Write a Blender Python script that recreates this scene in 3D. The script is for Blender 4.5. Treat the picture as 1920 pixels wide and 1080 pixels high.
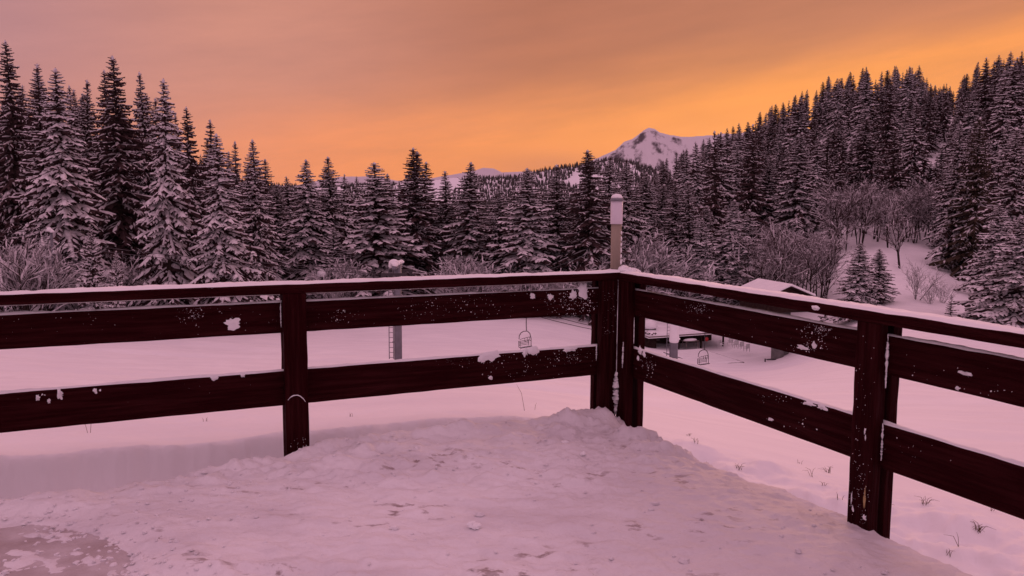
import bpy, math, random
import numpy as np
from mathutils import Vector, Matrix, Euler
R = random.Random(11)
NR = np.random.RandomState(5)
for o in list(bpy.data.objects): bpy.data.objects.remove(o)
S = bpy.context.scene
COL = S.collection

# ------------------------------------------------------------------ camera
F, PITCH, ROLL, EYE = 1491.0, 0.1066, 0.0057, 1.6      # focal length in pixels of a 1920 wide frame
cam = bpy.data.cameras.new('camera'); camo = bpy.data.objects.new('camera', cam); COL.objects.link(camo)
cam.sensor_width = 36; cam.lens = F / 1920 * 36; cam.clip_start = 0.05; cam.clip_end = 60000
up0 = Vector((0, math.sin(PITCH), math.cos(PITCH))); fw = Vector((0, math.cos(PITCH), -math.sin(PITCH))); rx = Vector((1, 0, 0))
rt = rx * math.cos(ROLL) + up0 * math.sin(ROLL); up = up0 * math.cos(ROLL) - rx * math.sin(ROLL)
m = Matrix((rt, up, -fw)).transposed().to_4x4(); m.translation = (0, 0, EYE); camo.matrix_world = m
S.camera = camo

def ray(px, py):
    d = fw + rt * ((px - 960) / F) - up * ((py - 540) / F)
    return d
def P(px, py, Y):                                      # point at forward distance Y seen at pixel px, py
    d = ray(px, py); return Vector((0, 0, EYE)) + d * (Y / d.y)

# ------------------------------------------------------------------ sky
W = bpy.data.worlds.new('World'); S.world = W; W.use_nodes = True
nt = W.node_tree; nt.nodes.clear()
def N(t, **k):
    n = nt.nodes.new(t)
    for a, b in k.items(): setattr(n, a, b)
    return n
def M(op, a, b=None, c=None, clamp=False):
    n = N('ShaderNodeMath', operation=op, use_clamp=clamp)
    for i, v in enumerate((a, b, c)):
        if v is None: continue
        if isinstance(v, (int, float)): n.inputs[i].default_value = v
        else: nt.links.new(v, n.inputs[i])
    return n.outputs[0]
def sstep(v, lo, hi):
    n = N('ShaderNodeMapRange', interpolation_type='SMOOTHSTEP')
    nt.links.new(v, n.inputs[0]); n.inputs[1].default_value = lo; n.inputs[2].default_value = hi
    return n.outputs[0]
def srgb(r, g, b):
    f = lambda c: c / 255 / 12.92 if c / 255 <= .04045 else ((c / 255 + .055) / 1.055) ** 2.4
    return (f(r), f(g), f(b), 1)
def MixC(fac, a, b, mode='MIX'):
    n = N('ShaderNodeMix', data_type='RGBA', blend_type=mode)
    for i, v in ((0, fac), (6, a), (7, b)):
        if isinstance(v, (int, float, tuple)): n.inputs[i].default_value = v
        else: nt.links.new(v, n.inputs[i])
    return n.outputs[2]
tc = N('ShaderNodeTexCoord'); sep = N('ShaderNodeSeparateXYZ'); nt.links.new(tc.outputs['Generated'], sep.inputs[0])
X_, Y_, Z_ = sep.outputs
el = M('MULTIPLY', M('ARCSINE', Z_), 57.2958)
az = M('MULTIPLY', M('ARCTAN2', X_, Y_), 57.2958)
def noise(sx, sy, seed, detail=4, rough=.55):
    cmb = N('ShaderNodeCombineXYZ')
    nt.links.new(M('MULTIPLY', az, sx), cmb.inputs[0])
    nt.links.new(M('MULTIPLY', M('SUBTRACT', el, M('MULTIPLY', az, .13)), sy), cmb.inputs[1]); cmb.inputs[2].default_value = seed
    n = N('ShaderNodeTexNoise'); n.inputs['Scale'].default_value = 1; n.inputs['Detail'].default_value = detail; n.inputs['Roughness'].default_value = rough
    nt.links.new(cmb.outputs[0], n.inputs['Vector']); return n.outputs[0]
n1 = noise(.035, .16, 3.3); n2 = noise(.10, .55, 8.1, 7, .6)
base = MixC(sstep(az, -36, -17), srgb(184, 132, 136), srgb(207, 140, 122))
base = MixC(sstep(az, -19, 3), base, srgb(182, 114, 88))
base = MixC(sstep(az, 5, 34), base, srgb(196, 124, 92))
el0 = M('ADD', M('MULTIPLY', az, .10), M('ADD', 3.2, M('MULTIPLY', M('MULTIPLY', az, az), .0028)))
el0 = M('ADD', el0, M('MULTIPLY', M('SUBTRACT', n1, .5), 5))
dl = M('SUBTRACT', el, el0)
gU = M('EXPONENT', M('MULTIPLY', M('POWER', M('DIVIDE', M('MAXIMUM', dl, 0), M('SUBTRACT', 4.0, M('MULTIPLY', sstep(az, 8, 30), 1.5))), 2), -1))
gD = M('EXPONENT', M('MULTIPLY', M('POWER', M('DIVIDE', M('MINIMUM', dl, 0), 6.5), 2), -1))
azf = M('EXPONENT', M('MULTIPLY', M('POWER', M('DIVIDE', M('SUBTRACT', az, 10), 42), 2), -1))
glow = M('MULTIPLY', M('MULTIPLY', gU, gD), azf)
glow = M('MULTIPLY', glow, M('ADD', .86, M('MULTIPLY', n2, .45)), None, True)
gcol = MixC(sstep(az, -28, 22), srgb(248, 146, 92), srgb(255, 158, 78))
front = MixC(glow, base, gcol)
front = MixC(.8, front, MixC(1.0, front, MixC(n2, (.78, .8, .86, 1), (1.22, 1.2, 1.14, 1)), 'MULTIPLY'))
# low grey-brown cloud bar over the distant peaks
bar = M('MULTIPLY', M('EXPONENT', M('MULTIPLY', M('POWER', M('DIVIDE', M('SUBTRACT', el, 2.6), 1.0), 2), -1)),
        M('EXPONENT', M('MULTIPLY', M('POWER', M('DIVIDE', M('SUBTRACT', az, 2.5), 5.5), 2), -1)))
front = MixC(M('MULTIPLY', bar, M('MULTIPLY', n2, .9)), front, srgb(190, 118, 100))
over = (0.77, 0.415, 0.535, 1); back = (0.60, 0.37, 0.47, 1)
azabs = M('ABSOLUTE', az)
side = MixC(sstep(azabs, 45, 120), front, back)
skyc = MixC(sstep(el, 13, 48), side, over)
# thin physical sky underneath the overcast colours
nish = N('ShaderNodeTexSky', sky_type='NISHITA', sun_disc=False)
nish.sun_elevation = math.radians(3); nish.sun_rotation = math.radians(20)
bgn = N('ShaderNodeBackground'); nt.links.new(nish.outputs[0], bgn.inputs[0]); bgn.inputs[1].default_value = 0.004
bg = N('ShaderNodeBackground'); nt.links.new(skyc, bg.inputs[0]); bg.inputs[1].default_value = 1.0
add = N('ShaderNodeAddShader'); nt.links.new(bg.outputs[0], add.inputs[0]); nt.links.new(bgn.outputs[0], add.inputs[1])
wo = N('ShaderNodeOutputWorld'); nt.links.new(add.outputs[0], wo.inputs[0])
sun = bpy.data.lights.new('sun', 'SUN'); sun.energy = .7; sun.angle = math.radians(25); sun.color = (1, .52, .40)
suno = bpy.data.objects.new('sun', sun); COL.objects.link(suno)
sd = Vector((math.sin(math.radians(20)) * math.cos(.16), math.cos(math.radians(20)) * math.cos(.16), math.sin(.16)))
suno.rotation_euler = sd.to_track_quat('Z', 'Y').to_euler()
vs = S.view_settings; vs.view_transform = 'Standard'; vs.look = 'None'; vs.gamma = 1; vs.exposure = 0; vs.use_curve_mapping = False

# ------------------------------------------------------------------ helpers
def tag(o, label=None, cat=None, group=None, kind=None):
    if label: o['label'] = label
    if cat: o['category'] = cat
    if group: o['group'] = group
    if kind: o['kind'] = kind
    return o
def link(name, me, mat=None, parent=None, loc=(0, 0, 0), rot=(0, 0, 0)):
    o = bpy.data.objects.new(name, me); COL.objects.link(o)
    if mat and me is not None and not me.materials: me.materials.append(mat)
    o.location = loc; o.rotation_euler = rot
    if parent: o.parent = parent
    return o
def empty(name, loc=(0, 0, 0), rz=0, **k):
    o = link(name, None, None, None, loc, (0, 0, rz)); o.empty_display_size = .2
    tag(o, **k); return o
def copy_tree(o, parent=None):
    c = o.copy(); COL.objects.link(c)
    if parent: c.parent = parent
    for ch in o.children: copy_tree(ch, c)
    return c
class MB:
    def __init__(s): s.v = []; s.f = []
    def box(s, lo, hi, mat=None):
        b = len(s.v)
        for z in (lo[2], hi[2]):
            for x, y in ((lo[0], lo[1]), (hi[0], lo[1]), (hi[0], hi[1]), (lo[0], hi[1])):
                p = Vector((x, y, z)); s.v.append(tuple(mat @ p) if mat else tuple(p))
        for q in ((3, 2, 1, 0), (4, 5, 6, 7), (0, 1, 5, 4), (1, 2, 6, 5), (2, 3, 7, 6), (3, 0, 4, 7)): s.f.append(tuple(b + i for i in q))
        return s
    def tube(s, pts, rad, n=6, cap=True):
        pts = [Vector(p) for p in pts]
        if not isinstance(rad, (list, tuple)): rad = [rad] * len(pts)
        b0 = len(s.v)
        for i, p in enumerate(pts):
            t = (pts[min(i + 1, len(pts) - 1)] - pts[max(i - 1, 0)]).normalized()
            a = t.cross(Vector((0, 0, 1)))
            if a.length < .05: a = t.cross(Vector((0, 1, 0)))
            a.normalize(); c = t.cross(a)
            for k in range(n):
                w = 2 * math.pi * k / n
                s.v.append(tuple(p + (a * math.cos(w) + c * math.sin(w)) * rad[i]))
        for i in range(len(pts) - 1):
            for k in range(n):
                a0 = b0 + i * n + k; a1 = b0 + i * n + (k + 1) % n
                s.f.append((a0, a0 + n, a1 + n, a1))
        if cap:
            s.f.append(tuple(b0 + k for k in range(n))); e = b0 + (len(pts) - 1) * n; s.f.append(tuple(e + n - 1 - k for k in range(n)))
        return s
    def blob(s, c, r, rnd=None, n=8, m=5, sq=.25, flat=True):          # lumpy flattened ball
        rnd = rnd or R; b = len(s.v); c = Vector(c); r = Vector(r) if hasattr(r, '__len__') else Vector((r, r, r))
        s.v.append(tuple(c + Vector((0, 0, r.z))))
        for i in range(1, m):
            th = math.pi * i / m
            for k in range(n):
                w = 2 * math.pi * k / n; q = 1 + rnd.uniform(-sq, sq)
                s.v.append((c.x + r.x * math.sin(th) * math.cos(w) * q, c.y + r.y * math.sin(th) * math.sin(w) * q, c.z + r.z * math.cos(th) * (1 if not flat or th < 1.6 else .45)))
        s.v.append(tuple(c - Vector((0, 0, r.z * (.45 if flat else 1))))); e = len(s.v) - 1
        for k in range(n): s.f.append((b, b + 1 + k, b + 1 + (k + 1) % n))
        for i in range(m - 2):
            for k in range(n):
                a = b + 1 + i * n + k; a2 = b + 1 + i * n + (k + 1) % n
                s.f.append((a, a + n, a2 + n, a2))
        q = b + 1 + (m - 2) * n
        for k in range(n): s.f.append((e, q + (k + 1) % n, q + k))
        return s
    def mesh(s, name, smooth=False):
        me = bpy.data.meshes.new(name); me.from_pydata(s.v, [], s.f); me.update()
        if smooth: me.polygons.foreach_set('use_smooth', [True] * len(me.polygons))
        return me
    def build(s, name, mat, parent=None, smooth=False, bevel=0, **k):
        o = link(name, s.mesh(name, smooth), mat, parent)
        if bevel:
            md = o.modifiers.new('bevel', 'BEVEL'); md.width = bevel; md.segments = 2; md.limit_method = 'ANGLE'
        tag(o, **k); return o
def grid_mesh(name, X, Y, Z, wrap=False):
    r, c = X.shape; v = np.stack([X.ravel(), Y.ravel(), Z.ravel()], 1)
    idx = np.arange(r * c).reshape(r, c)
    if wrap: idx = np.concatenate([idx, idx[:, :1]], 1)
    f = np.stack([idx[:-1, :-1].ravel(), idx[:-1, 1:].ravel(), idx[1:, 1:].ravel(), idx[1:, :-1].ravel()], 1)
    me = bpy.data.meshes.new(name); me.vertices.add(len(v)); me.vertices.foreach_set('co', v.ravel())
    me.loops.add(f.size); me.loops.foreach_set('vertex_index', f.ravel().astype(np.int32))
    me.polygons.add(len(f)); me.polygons.foreach_set('loop_start', np.arange(0, f.size, 4, dtype=np.int32))
    me.update(); me.validate(); me.polygons.foreach_set('use_smooth', [True] * len(f)); return me
def vnoise(x, y, seed=0):
    xi = np.floor(x).astype(np.int64); yi = np.floor(y).astype(np.int64); fx = x - xi; fy = y - yi
    fx = fx * fx * (3 - 2 * fx); fy = fy * fy * (3 - 2 * fy)
    def h(a, b):
        n = (a * 374761393 + b * 668265263 + seed * 1274126177) & 0x7fffffff
        n = ((n ^ (n >> 13)) * 1274126177) & 0x7fffffff
        return ((n ^ (n >> 16)) & 0xffff) / 65535.0
    return (h(xi, yi) * (1 - fx) + h(xi + 1, yi) * fx) * (1 - fy) + (h(xi, yi + 1) * (1 - fx) + h(xi + 1, yi + 1) * fx) * fy
def fbm(x, y, seed=0, o=5, g=.5):
    t = 0; a = 1; s = 0
    for i in range(o):
        t = t + a * (vnoise(x * 2 ** i + 17 * i, y * 2 ** i - 9 * i, seed + i) - .5); s += a; a *= g
    return t / s * 2
def smooth(a, b, x):
    t = np.clip((x - a) / (b - a), 0, 1); return t * t * (3 - 2 * t)

# ------------------------------------------------------------------ materials
def mat(name, col, rough=.6, spec=.3, var=None, scale=8, bump=0, bscale=40, stretch=None, metal=0, detail=5, lo=.35, hi=.65):
    mt = bpy.data.materials.new(name); mt.use_nodes = True; t = mt.node_tree; b = t.nodes['Principled BSDF']
    b.inputs['Base Color'].default_value = (*col, 1); b.inputs['Roughness'].default_value = rough
    b.inputs['Specular IOR Level'].default_value = spec; b.inputs['Metallic'].default_value = metal
    tcn = t.nodes.new('ShaderNodeTexCoord'); mp = t.nodes.new('ShaderNodeMapping'); t.links.new(tcn.outputs['Object'], mp.inputs[0])
    if stretch: mp.inputs['Scale'].default_value = stretch
    if var:
        n = t.nodes.new('ShaderNodeTexNoise'); n.inputs['Scale'].default_value = scale; n.inputs['Detail'].default_value = detail
        t.links.new(mp.outputs[0], n.inputs['Vector'])
        r = t.nodes.new('ShaderNodeMapRange'); r.inputs[1].default_value = lo; r.inputs[2].default_value = hi; t.links.new(n.outputs[0], r.inputs[0])
        mx = t.nodes.new('ShaderNodeMix'); mx.data_type = 'RGBA'; mx.inputs[6].default_value = (*col, 1); mx.inputs[7].default_value = (*var, 1)
        t.links.new(r.outputs[0], mx.inputs[0]); t.links.new(mx.outputs[2], b.inputs['Base Color'])
    if bump:
        n = t.nodes.new('ShaderNodeTexNoise'); n.inputs['Scale'].default_value = bscale; n.inputs['Detail'].default_value = 6
        t.links.new(mp.outputs[0], n.inputs['Vector'])
        bp = t.nodes.new('ShaderNodeBump'); bp.inputs['Strength'].default_value = bump; bp.inputs['Distance'].default_value = .02
        t.links.new(n.outputs[0], bp.inputs['Height']); t.links.new(bp.outputs[0], b.inputs['Normal'])
    return mt
MAT = dict(
    snow=mat('snow', (.86, .86, .88), .6, .25, (.80, .80, .83), 1.2, .25, 30),
    field=mat('field_snow', (.90, .89, .91), .6, .2, (.84, .83, .86), .5, .5, 5, stretch=(.6, 1.6, 1)),
    tsnow=mat('branch_snow', (.76, .74, .76), .85, .05, (.50, .47, .49), 1.6, lo=.4, hi=.6),
    needle=mat('spruce_needles', (.050, .028, .031), .85, .03, (.080, .050, .050), 3),
    needle2=mat('brown_spruce_needles', (.055, .036, .026), .75, .15, (.07, .05, .035), 3),
    bark=mat('bark', (.05, .032, .030), .9, .05, (.03, .024, .02), 6),
    frost=mat('frosted_twigs', (.19, .155, .165), .8, .05, (.05, .03, .032), 2),
    rock=mat('rock', (.14, .12, .12), .9, .1),
    wood=mat('painted_wood', (.019, .0012, .0024), .7, .03, (.044, .009, .010), 3, 1.0, 6, stretch=(.7, 12, 12), lo=.42, hi=.78),
    woodv=mat('painted_post_wood', (.019, .0012, .0024), .7, .03, (.044, .009, .010), 3, 1.0, 6, stretch=(12, 12, .7), lo=.42, hi=.78),
    strip=mat('weathered_batten', (.23, .19, .18), .6, .3, (.13, .10, .10), 8),
    rawwood=mat('bare_wood', (.42, .30, .14), .7, .2, (.2, .12, .06), 30),
    lamp=mat('lamp_post', (.30, .25, .19), .5, .4, (.24, .2, .155), 12, stretch=(1, 1, .15)),
    opal=mat('opal_lens', (.62, .58, .64), .35, .5),
    steel=mat('galvanised_steel', (.20, .20, .23), .5, .4, (.15, .15, .17), 2, metal=.3),
    dark=mat('dark_steel', (.04, .035, .04), .5, .3),
    hutwood=mat('hut_wood', (.022, .010, .010), .8, .04, (.035, .022, .018), 3),
    concrete=mat('concrete', (.20, .19, .19), .85, .2, (.14, .135, .13), 1.5, .3, 8),
    slab=mat('wet_slab', (.58, .54, .56), .3, .4, (.38, .32, .32), 4, .4, 25),
    white=mat('white_plastic', (.5, .5, .5), .4, .4),
    red=mat('red_disc', (.35, .03, .03), .5, .3),
    grass=mat('dry_grass', (.14, .09, .05), .8, .1, (.08, .05, .03), 5),
)
def snow_dirty():
    mt = mat('terrace_snow', (.82, .81, .84), .55, .3, None, 1, .8, 16); t = mt.node_tree; b = t.nodes['Principled BSDF']
    g = t.nodes.new('ShaderNodeNewGeometry'); mp = t.nodes.new('ShaderNodeMapping'); t.links.new(g.outputs['Position'], mp.inputs[0])
    mp.inputs['Scale'].default_value = (.9, 1.6, 1); mp.inputs['Rotation'].default_value = (0, 0, .1)
    def nz(sc, lo, hi, det=6):
        n = t.nodes.new('ShaderNodeTexNoise'); n.inputs['Scale'].default_value = sc; n.inputs['Detail'].default_value = det; n.inputs['Roughness'].default_value = .6
        t.links.new(mp.outputs[0], n.inputs['Vector']); r = t.nodes.new('ShaderNodeMapRange'); r.interpolation_type = 'SMOOTHSTEP'
        r.inputs[1].default_value = lo; r.inputs[2].default_value = hi; t.links.new(n.outputs[0], r.inputs[0]); return r.outputs[0]
    def mul(a, c):
        n = t.nodes.new('ShaderNodeMath'); n.operation = 'MULTIPLY'; t.links.new(a, n.inputs[0])
        if isinstance(c, float): n.inputs[1].default_value = c
        else: t.links.new(c, n.inputs[1])
        return n.outputs[0]
    def mix(f, a, c):
        n = t.nodes.new('ShaderNodeMix'); n.data_type = 'RGBA'; t.links.new(f, n.inputs[0])
        for i, v in ((6, a), (7, c)):
            if isinstance(v, tuple): n.inputs[i].default_value = v
            else: t.links.new(v, n.inputs[i])
        return n.outputs[2]
    c = mix(nz(1.1, .42, .68), (.80, .785, .81, 1), (.66, .635, .67, 1))      # trodden, greyer packed snow
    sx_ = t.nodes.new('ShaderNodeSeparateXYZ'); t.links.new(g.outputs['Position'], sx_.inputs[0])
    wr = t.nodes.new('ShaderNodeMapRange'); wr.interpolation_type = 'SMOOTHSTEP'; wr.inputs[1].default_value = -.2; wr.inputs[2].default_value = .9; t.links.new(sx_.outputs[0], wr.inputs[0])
    c = mix(mul(wr.outputs[0], .75), c, (.62, .59, .62, 1))                  # snow colour blends to grey towards the right
    c = mix(nz(5, .5, .75), c, (.69, .67, .70, 1))
    c = mix(mul(nz(9, .555, .66), nz(1.3, .49, .62)), c, (.34, .28, .28, 1))         # small dirty marks
    t.links.new(c, b.inputs['Base Color']); return mt
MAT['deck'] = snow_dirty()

# ------------------------------------------------------------------ terrain
CP = [  # pixel column, pixel row, forward distance
 (0, 848, 5.6), (300, 828, 5.8), (600, 798, 6.2), (1000, 775, 6.7), (1180, 815, 6.9), (1300, 850, 6.4), (1500, 905, 5.9), (1700, 965, 5.4), (1920, 1010, 5.0),
 (-300, 860, 5.4), (2200, 1060, 4.9),
 (100, 770, 9), (600, 756, 9), (1000, 752, 9), (1300, 812, 9), (1640, 880, 9), (1900, 905, 9), (2200, 920, 9), (-300, 775, 9),
 (100, 735, 14), (600, 727, 14), (1000, 728, 14), (1300, 782, 14), (1640, 822, 14), (1900, 842, 14), (2200, 850, 14), (-300, 740, 14),
 (100, 712, 22), (600, 715, 22), (1000, 722, 22), (1300, 757, 22), (1640, 775, 22), (1900, 785, 22),
 (100, 690, 35), (600, 703, 35), (1000, 710, 35), (1300, 738, 35), (1640, 735, 35), (1900, 735, 35), (-300, 670, 35), (2200, 740, 35),
 (100, 655, 55), (600, 678, 52), (1000, 692, 52), (1300, 720, 55), (1640, 690, 55), (1900, 690, 55),
 (0, 600, 75), (300, 625, 75), (600, 645, 72), (1000, 660, 72), (1300, 700, 75), (1460, 692, 75), (1640, 635, 75), (1900, 645, 75),
 (0, 560, 90), (300, 580, 90), (600, 608, 90), (1000, 622, 90), (1200, 662, 92), (1340, 668, 92), (1460, 676, 90), (1640, 590, 90), (1900, 612, 90), (-300, 500, 90), (2200, 600, 90), (1000, 594, 106), (300, 540, 106), (600, 575, 106),
 (1340, 650, 102), (1200, 640, 102), (1460, 612, 104), (1100, 592, 108), (1250, 560, 122), (1400, 545, 122), (1500, 545, 116), (1640, 535, 108), (1800, 560, 105), (1900, 585, 105),
 (600, 560, 118), (900, 572, 122), (0, 450, 120), (300, 505, 122),
 (1620, 482, 124), (1750, 496, 122), (1900, 500, 130), (1560, 490, 130),
 (0, 400, 150), (300, 445, 160), (600, 535, 160), (900, 550, 160), (1200, 520, 160), (1400, 475, 160), (1640, 430, 155), (1900, 420, 160), (-300, 330, 150), (2200, 400, 150),
 (0, 320, 220), (300, 390, 220), (600, 490, 220), (900, 520, 220), (1200, 450, 220), (1400, 380, 220), (1640, 300, 205), (1900, 270, 200), (2200, 200, 200),
 (1200, 410, 330), (1300, 352, 310), (1400, 308, 300), (1480, 262, 285), (1560, 222, 270), (1640, 205, 262), (1700, 205, 262), (1745, 235, 268), (1810, 215, 255), (1900, 180, 245), (2200, 120, 240),
 (0, 300, 300), (300, 360, 320), (520, 400, 400), (800, 480, 400), (1000, 480, 400),
 (1640, 260, 380), (1900, 240, 380), (1400, 350, 450), (1200, 400, 500), (900, 430, 700), (400, 370, 600), (0, 320, 600), (2200, 200, 400),
]
cpu, cpl, cpg = [], [], []
for px, py, Yd in CP:
    p = P(px, py, Yd); rr = math.hypot(p.x, p.y)
    cpu.append(math.atan2(p.x, p.y)); cpl.append(math.log(rr)); cpg.append((p.z - EYE) / rr)
cpu = np.array(cpu); cpl = np.array(cpl) * .45; cpg = np.array(cpg)
def tps(r2): return np.where(r2 > 1e-12, .5 * r2 * np.log(np.maximum(r2, 1e-12)), 0)
n_ = len(cpu); K = tps((cpu[:, None] - cpu[None]) ** 2 + (cpl[:, None] - cpl[None]) ** 2) + np.eye(n_) * 2e-3
A = np.zeros((n_ + 3, n_ + 3)); A[:n_, :n_] = K; A[:n_, n_] = 1; A[:n_, n_ + 1] = cpu; A[:n_, n_ + 2] = cpl; A[n_:, :n_] = A[:n_, n_:].T
sol = np.linalg.solve(A, np.concatenate([cpg, np.zeros(3)]))
C0 = np.array([.838, 6.099]); D1 = np.array([-.90965, -.41538]); D2 = np.array([.41538, -.90965])   # railing corner and the two run directions
N1 = np.array([.41538, -.90965]); N2 = np.array([-.90965, -.41538])                                    # towards the terrace
def ground(x, y, detail=True):
    x = np.asarray(x, float); y = np.asarray(y, float)
    rr = np.maximum(np.hypot(x, y), 3.2); th = np.clip(np.arctan2(x, y), -.78, .78); l = np.clip(np.log(rr), math.log(5), math.log(900)) * .45
    g = sol[n_] + sol[n_ + 1] * th + sol[n_ + 2] * l
    for i in range(n_): g = g + sol[i] * tps((th - cpu[i]) ** 2 + (l - cpl[i]) ** 2)
    z = EYE + g * np.where(rr < 900, rr, 900 + (rr - 900) * .3)
    sl = (x - C0[0]) * N1[0] + (y - C0[1]) * N1[1]; sr = (x - C0[0]) * N2[0] + (y - C0[1]) * N2[1]       # signed distance inside the terrace
    # cut snow bank just outside the left run
    rag = fbm(x * 1.1, y * 1.1, 3, 4) * .10; fine = fbm(x * 7, y * 7, 5, 4, .65) * .045
    out = -sl + rag
    near = np.exp(-((rr - 5) / 6) ** 2)
    z = z + .05 * smooth(-.5, -3.5, x) * near; zb = z + fbm(x * .8, y * .8, 21, 3) * .05
    wall = np.clip((out - .30) / (.25 + fine), 0, 1); wall = np.where(wall < .85, wall * 1.08, .918 + (wall - .85) * .55) + fbm(x * 3, y * 3 + x, 7, 4) * .05 * wall * (1 - wall) * 4; wall = np.clip(wall, 0, 1)
    fade = smooth(1.0, .2, (x - 0.9) * .9) 
    z = np.where((sl > -3) & (sl < 1.5) & (x < 2.4), z * 1.0 - (1 - wall) * .62 * np.clip(fade, 0, 1) , z)
    zcap = -.30 - .36 * smooth(-.05, .6, -sr) + .03 * fbm(x * 2.5, y * 2.5, 91, 4)
    near_r = smooth(8.5, 6.0, rr) * smooth(.6, 1.1, x)
    z = np.where(z > zcap, z + (zcap - z) * near_r, z)
    inside = (sl > .2) & (sr > .3)
    z = np.where(inside, np.minimum(z, -.75), z)
    if detail:
        z = z + fbm(x * .35, y * .35, 31, 4) * .10 * smooth(6, 16, rr) + fbm(x * .06 + 5, y * .5 + x * .1, 33, 4) * .34 * smooth(9, 25, rr) * smooth(110, 60, rr) + fbm(x * .06, y * .06, 37, 3) * .6 * smooth(30, 90, rr)
        for k_, (ax_, bx_, cx_) in enumerate(((.9, -.25, 6), (1.05, -.18, 11), (.7, -.4, 1), (1.2, .1, 17))):
            dd = (x + bx_ * y * 1.0 + cx_ * .6 + 2.2 * np.sin(y * .13 + k_)); 
            for o_ in (-.16, .16): z = z - .035 * np.exp(-((dd + o_) / .07) ** 2) * smooth(9, 14, y) * smooth(60, 45, y)
        lump = smooth(.9, .4, np.abs(-sr - 1.5)) * smooth(-1, 1, sl)
        z = z + (np.maximum(fbm(x * 2.2, y * 2.2, 41, 4), -.1) * .15 + fbm(x * 7, y * 7, 43, 4) * .05) * near * smooth(.1, .5, -sr) * smooth(9, 6, rr)
        z = z + fbm(x * 3, y * 3, 47, 4) * .03 * near
    return z
def gz(x, y): return float(ground(np.array([x]), np.array([y]))[0])
th = np.concatenate([np.radians(np.linspace(-180, -46, 40)[:-1]), np.radians(np.linspace(-46, 46, 620)), np.radians(np.linspace(46, 180, 40)[1:-1])])
rr = np.concatenate([[0.01, 1.5], np.exp(np.linspace(math.log(3.0), math.log(9), 230)), np.exp(np.linspace(math.log(9), math.log(1500), 300))[1:]])
TH, RR = np.meshgrid(th, rr); GX = RR * np.sin(TH); GY = RR * np.cos(TH); GZ = ground(GX, GY)
gme = grid_mesh('ground', GX, GY, GZ, wrap=True)
link('ground', gme, MAT['field']); tag(bpy.data.objects['ground'], kind='structure')

# ------------------------------------------------------------------ mountains
def lerp_prof(pts, px):
    return np.interp(px, [p[0] for p in pts], [p[1] for p in pts])
def ridge(name, Yd, prof, x0, x1, depth, drop, nx, ny, rough, seed, m_, back=.6, rgd=1):
    u = np.linspace(x0, x1, nx); v = np.linspace(-1, 1, ny); U, V = np.meshgrid(u, v)
    pyy = lerp_prof(prof, U); Xw = (U - 960) / F * Yd; 
    crest = EYE + (380.4 - pyy + (U - 960) * .0057) / F * Yd
    yy = Yd + V * depth; a = np.abs(V)
    zz = crest - np.where(V < 0, drop * a ** .85, drop * back * a)
    n = fbm(Xw / rough, yy / rough, seed, 6, .55); rg = 1 - np.abs(fbm(Xw / rough * .8, yy / rough * .5, seed + 9, 6, .5)) * 2
    zz = zz + (n * .16 + (rg - .6) * .10 * rgd) * drop * np.minimum(1, a * 3.5)
    zz = zz + fbm(Xw / rough * 9, yy / rough * 9, seed + 3, 3) * drop * .008
    Xs = Xw * (1 + V * depth / Yd * .5)
    o = link(name, grid_mesh(name, Xs, yy, zz), m_); tag(o, kind='structure'); return Xs, yy, zz
def mountain_mat(name, rock, lo, hi, sc, snowc=(.84, .84, .88)):
    mt = mat(name, snowc, .8, .1); t = mt.node_tree; b = t.nodes['Principled BSDF']
    g = t.nodes.new('ShaderNodeNewGeometry'); s = t.nodes.new('ShaderNodeSeparateXYZ'); t.links.new(g.outputs['Normal'], s.inputs[0])
    n = t.nodes.new('ShaderNodeTexNoise'); n.inputs['Scale'].default_value = sc; n.inputs['Detail'].default_value = 8; n.inputs['Roughness'].default_value = .65
    t.links.new(g.outputs['Position'], n.inputs['Vector'])
    a = t.nodes.new('ShaderNodeMath'); a.operation = 'MULTIPLY_ADD'; a.inputs[1].default_value = .55; t.links.new(n.outputs[0], a.inputs[0]); t.links.new(s.outputs[2], a.inputs[2])
    r = t.nodes.new('ShaderNodeMapRange'); r.inputs[1].default_value = lo; r.inputs[2].default_value = hi; t.links.new(a.outputs[0], r.inputs[0])
    mx = t.nodes.new('ShaderNodeMix'); mx.data_type = 'RGBA'; mx.inputs[6].default_value = (*rock, 1); mx.inputs[7].default_value = (*snowc, 1)
    t.links.new(r.outputs[0], mx.inputs[0]); t.links.new(mx.outputs[2], b.inputs['Base Color']); return mt
peak_m = mountain_mat('mountain_snow', (.07, .06, .075), .80, .90, .022, (.64, .62, .66))
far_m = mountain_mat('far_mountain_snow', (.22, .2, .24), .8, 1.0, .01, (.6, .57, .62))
ridge('mountain', 3600, [(1000, 345), (1060, 325), (1110, 300), (1132, 290), (1150, 282), (1166, 267), (1182, 261), (1192, 254), (1202, 246), (1212, 241), (1222, 244), (1232, 251), (1252, 256), (1275, 258), (1300, 257), (1330, 255), (1400, 250), (1500, 262), (1700, 290)],
      980, 1700, 800, 620, 520, 240, 300, 3, peak_m)
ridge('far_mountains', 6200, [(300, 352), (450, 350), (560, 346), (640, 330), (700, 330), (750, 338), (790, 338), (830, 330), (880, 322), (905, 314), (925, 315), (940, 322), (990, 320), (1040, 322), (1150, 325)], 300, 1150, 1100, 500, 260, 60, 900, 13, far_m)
RX, RY, RZ = ridge('forested_ridge', 2100, [(380, 352), (500, 350), (640, 350), (740, 345), (800, 338), (850, 332), (900, 335), (960, 333), (1010, 322), (1060, 314), (1100, 308), (1140, 300), (1180, 306), (1260, 330), (1500, 350)], 380, 1500, 800, 230, 300, 90, 260, 23,
      mountain_mat('ridge_snow', (.6, .6, .62), .3, .5, .02), rgd=.3)

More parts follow.
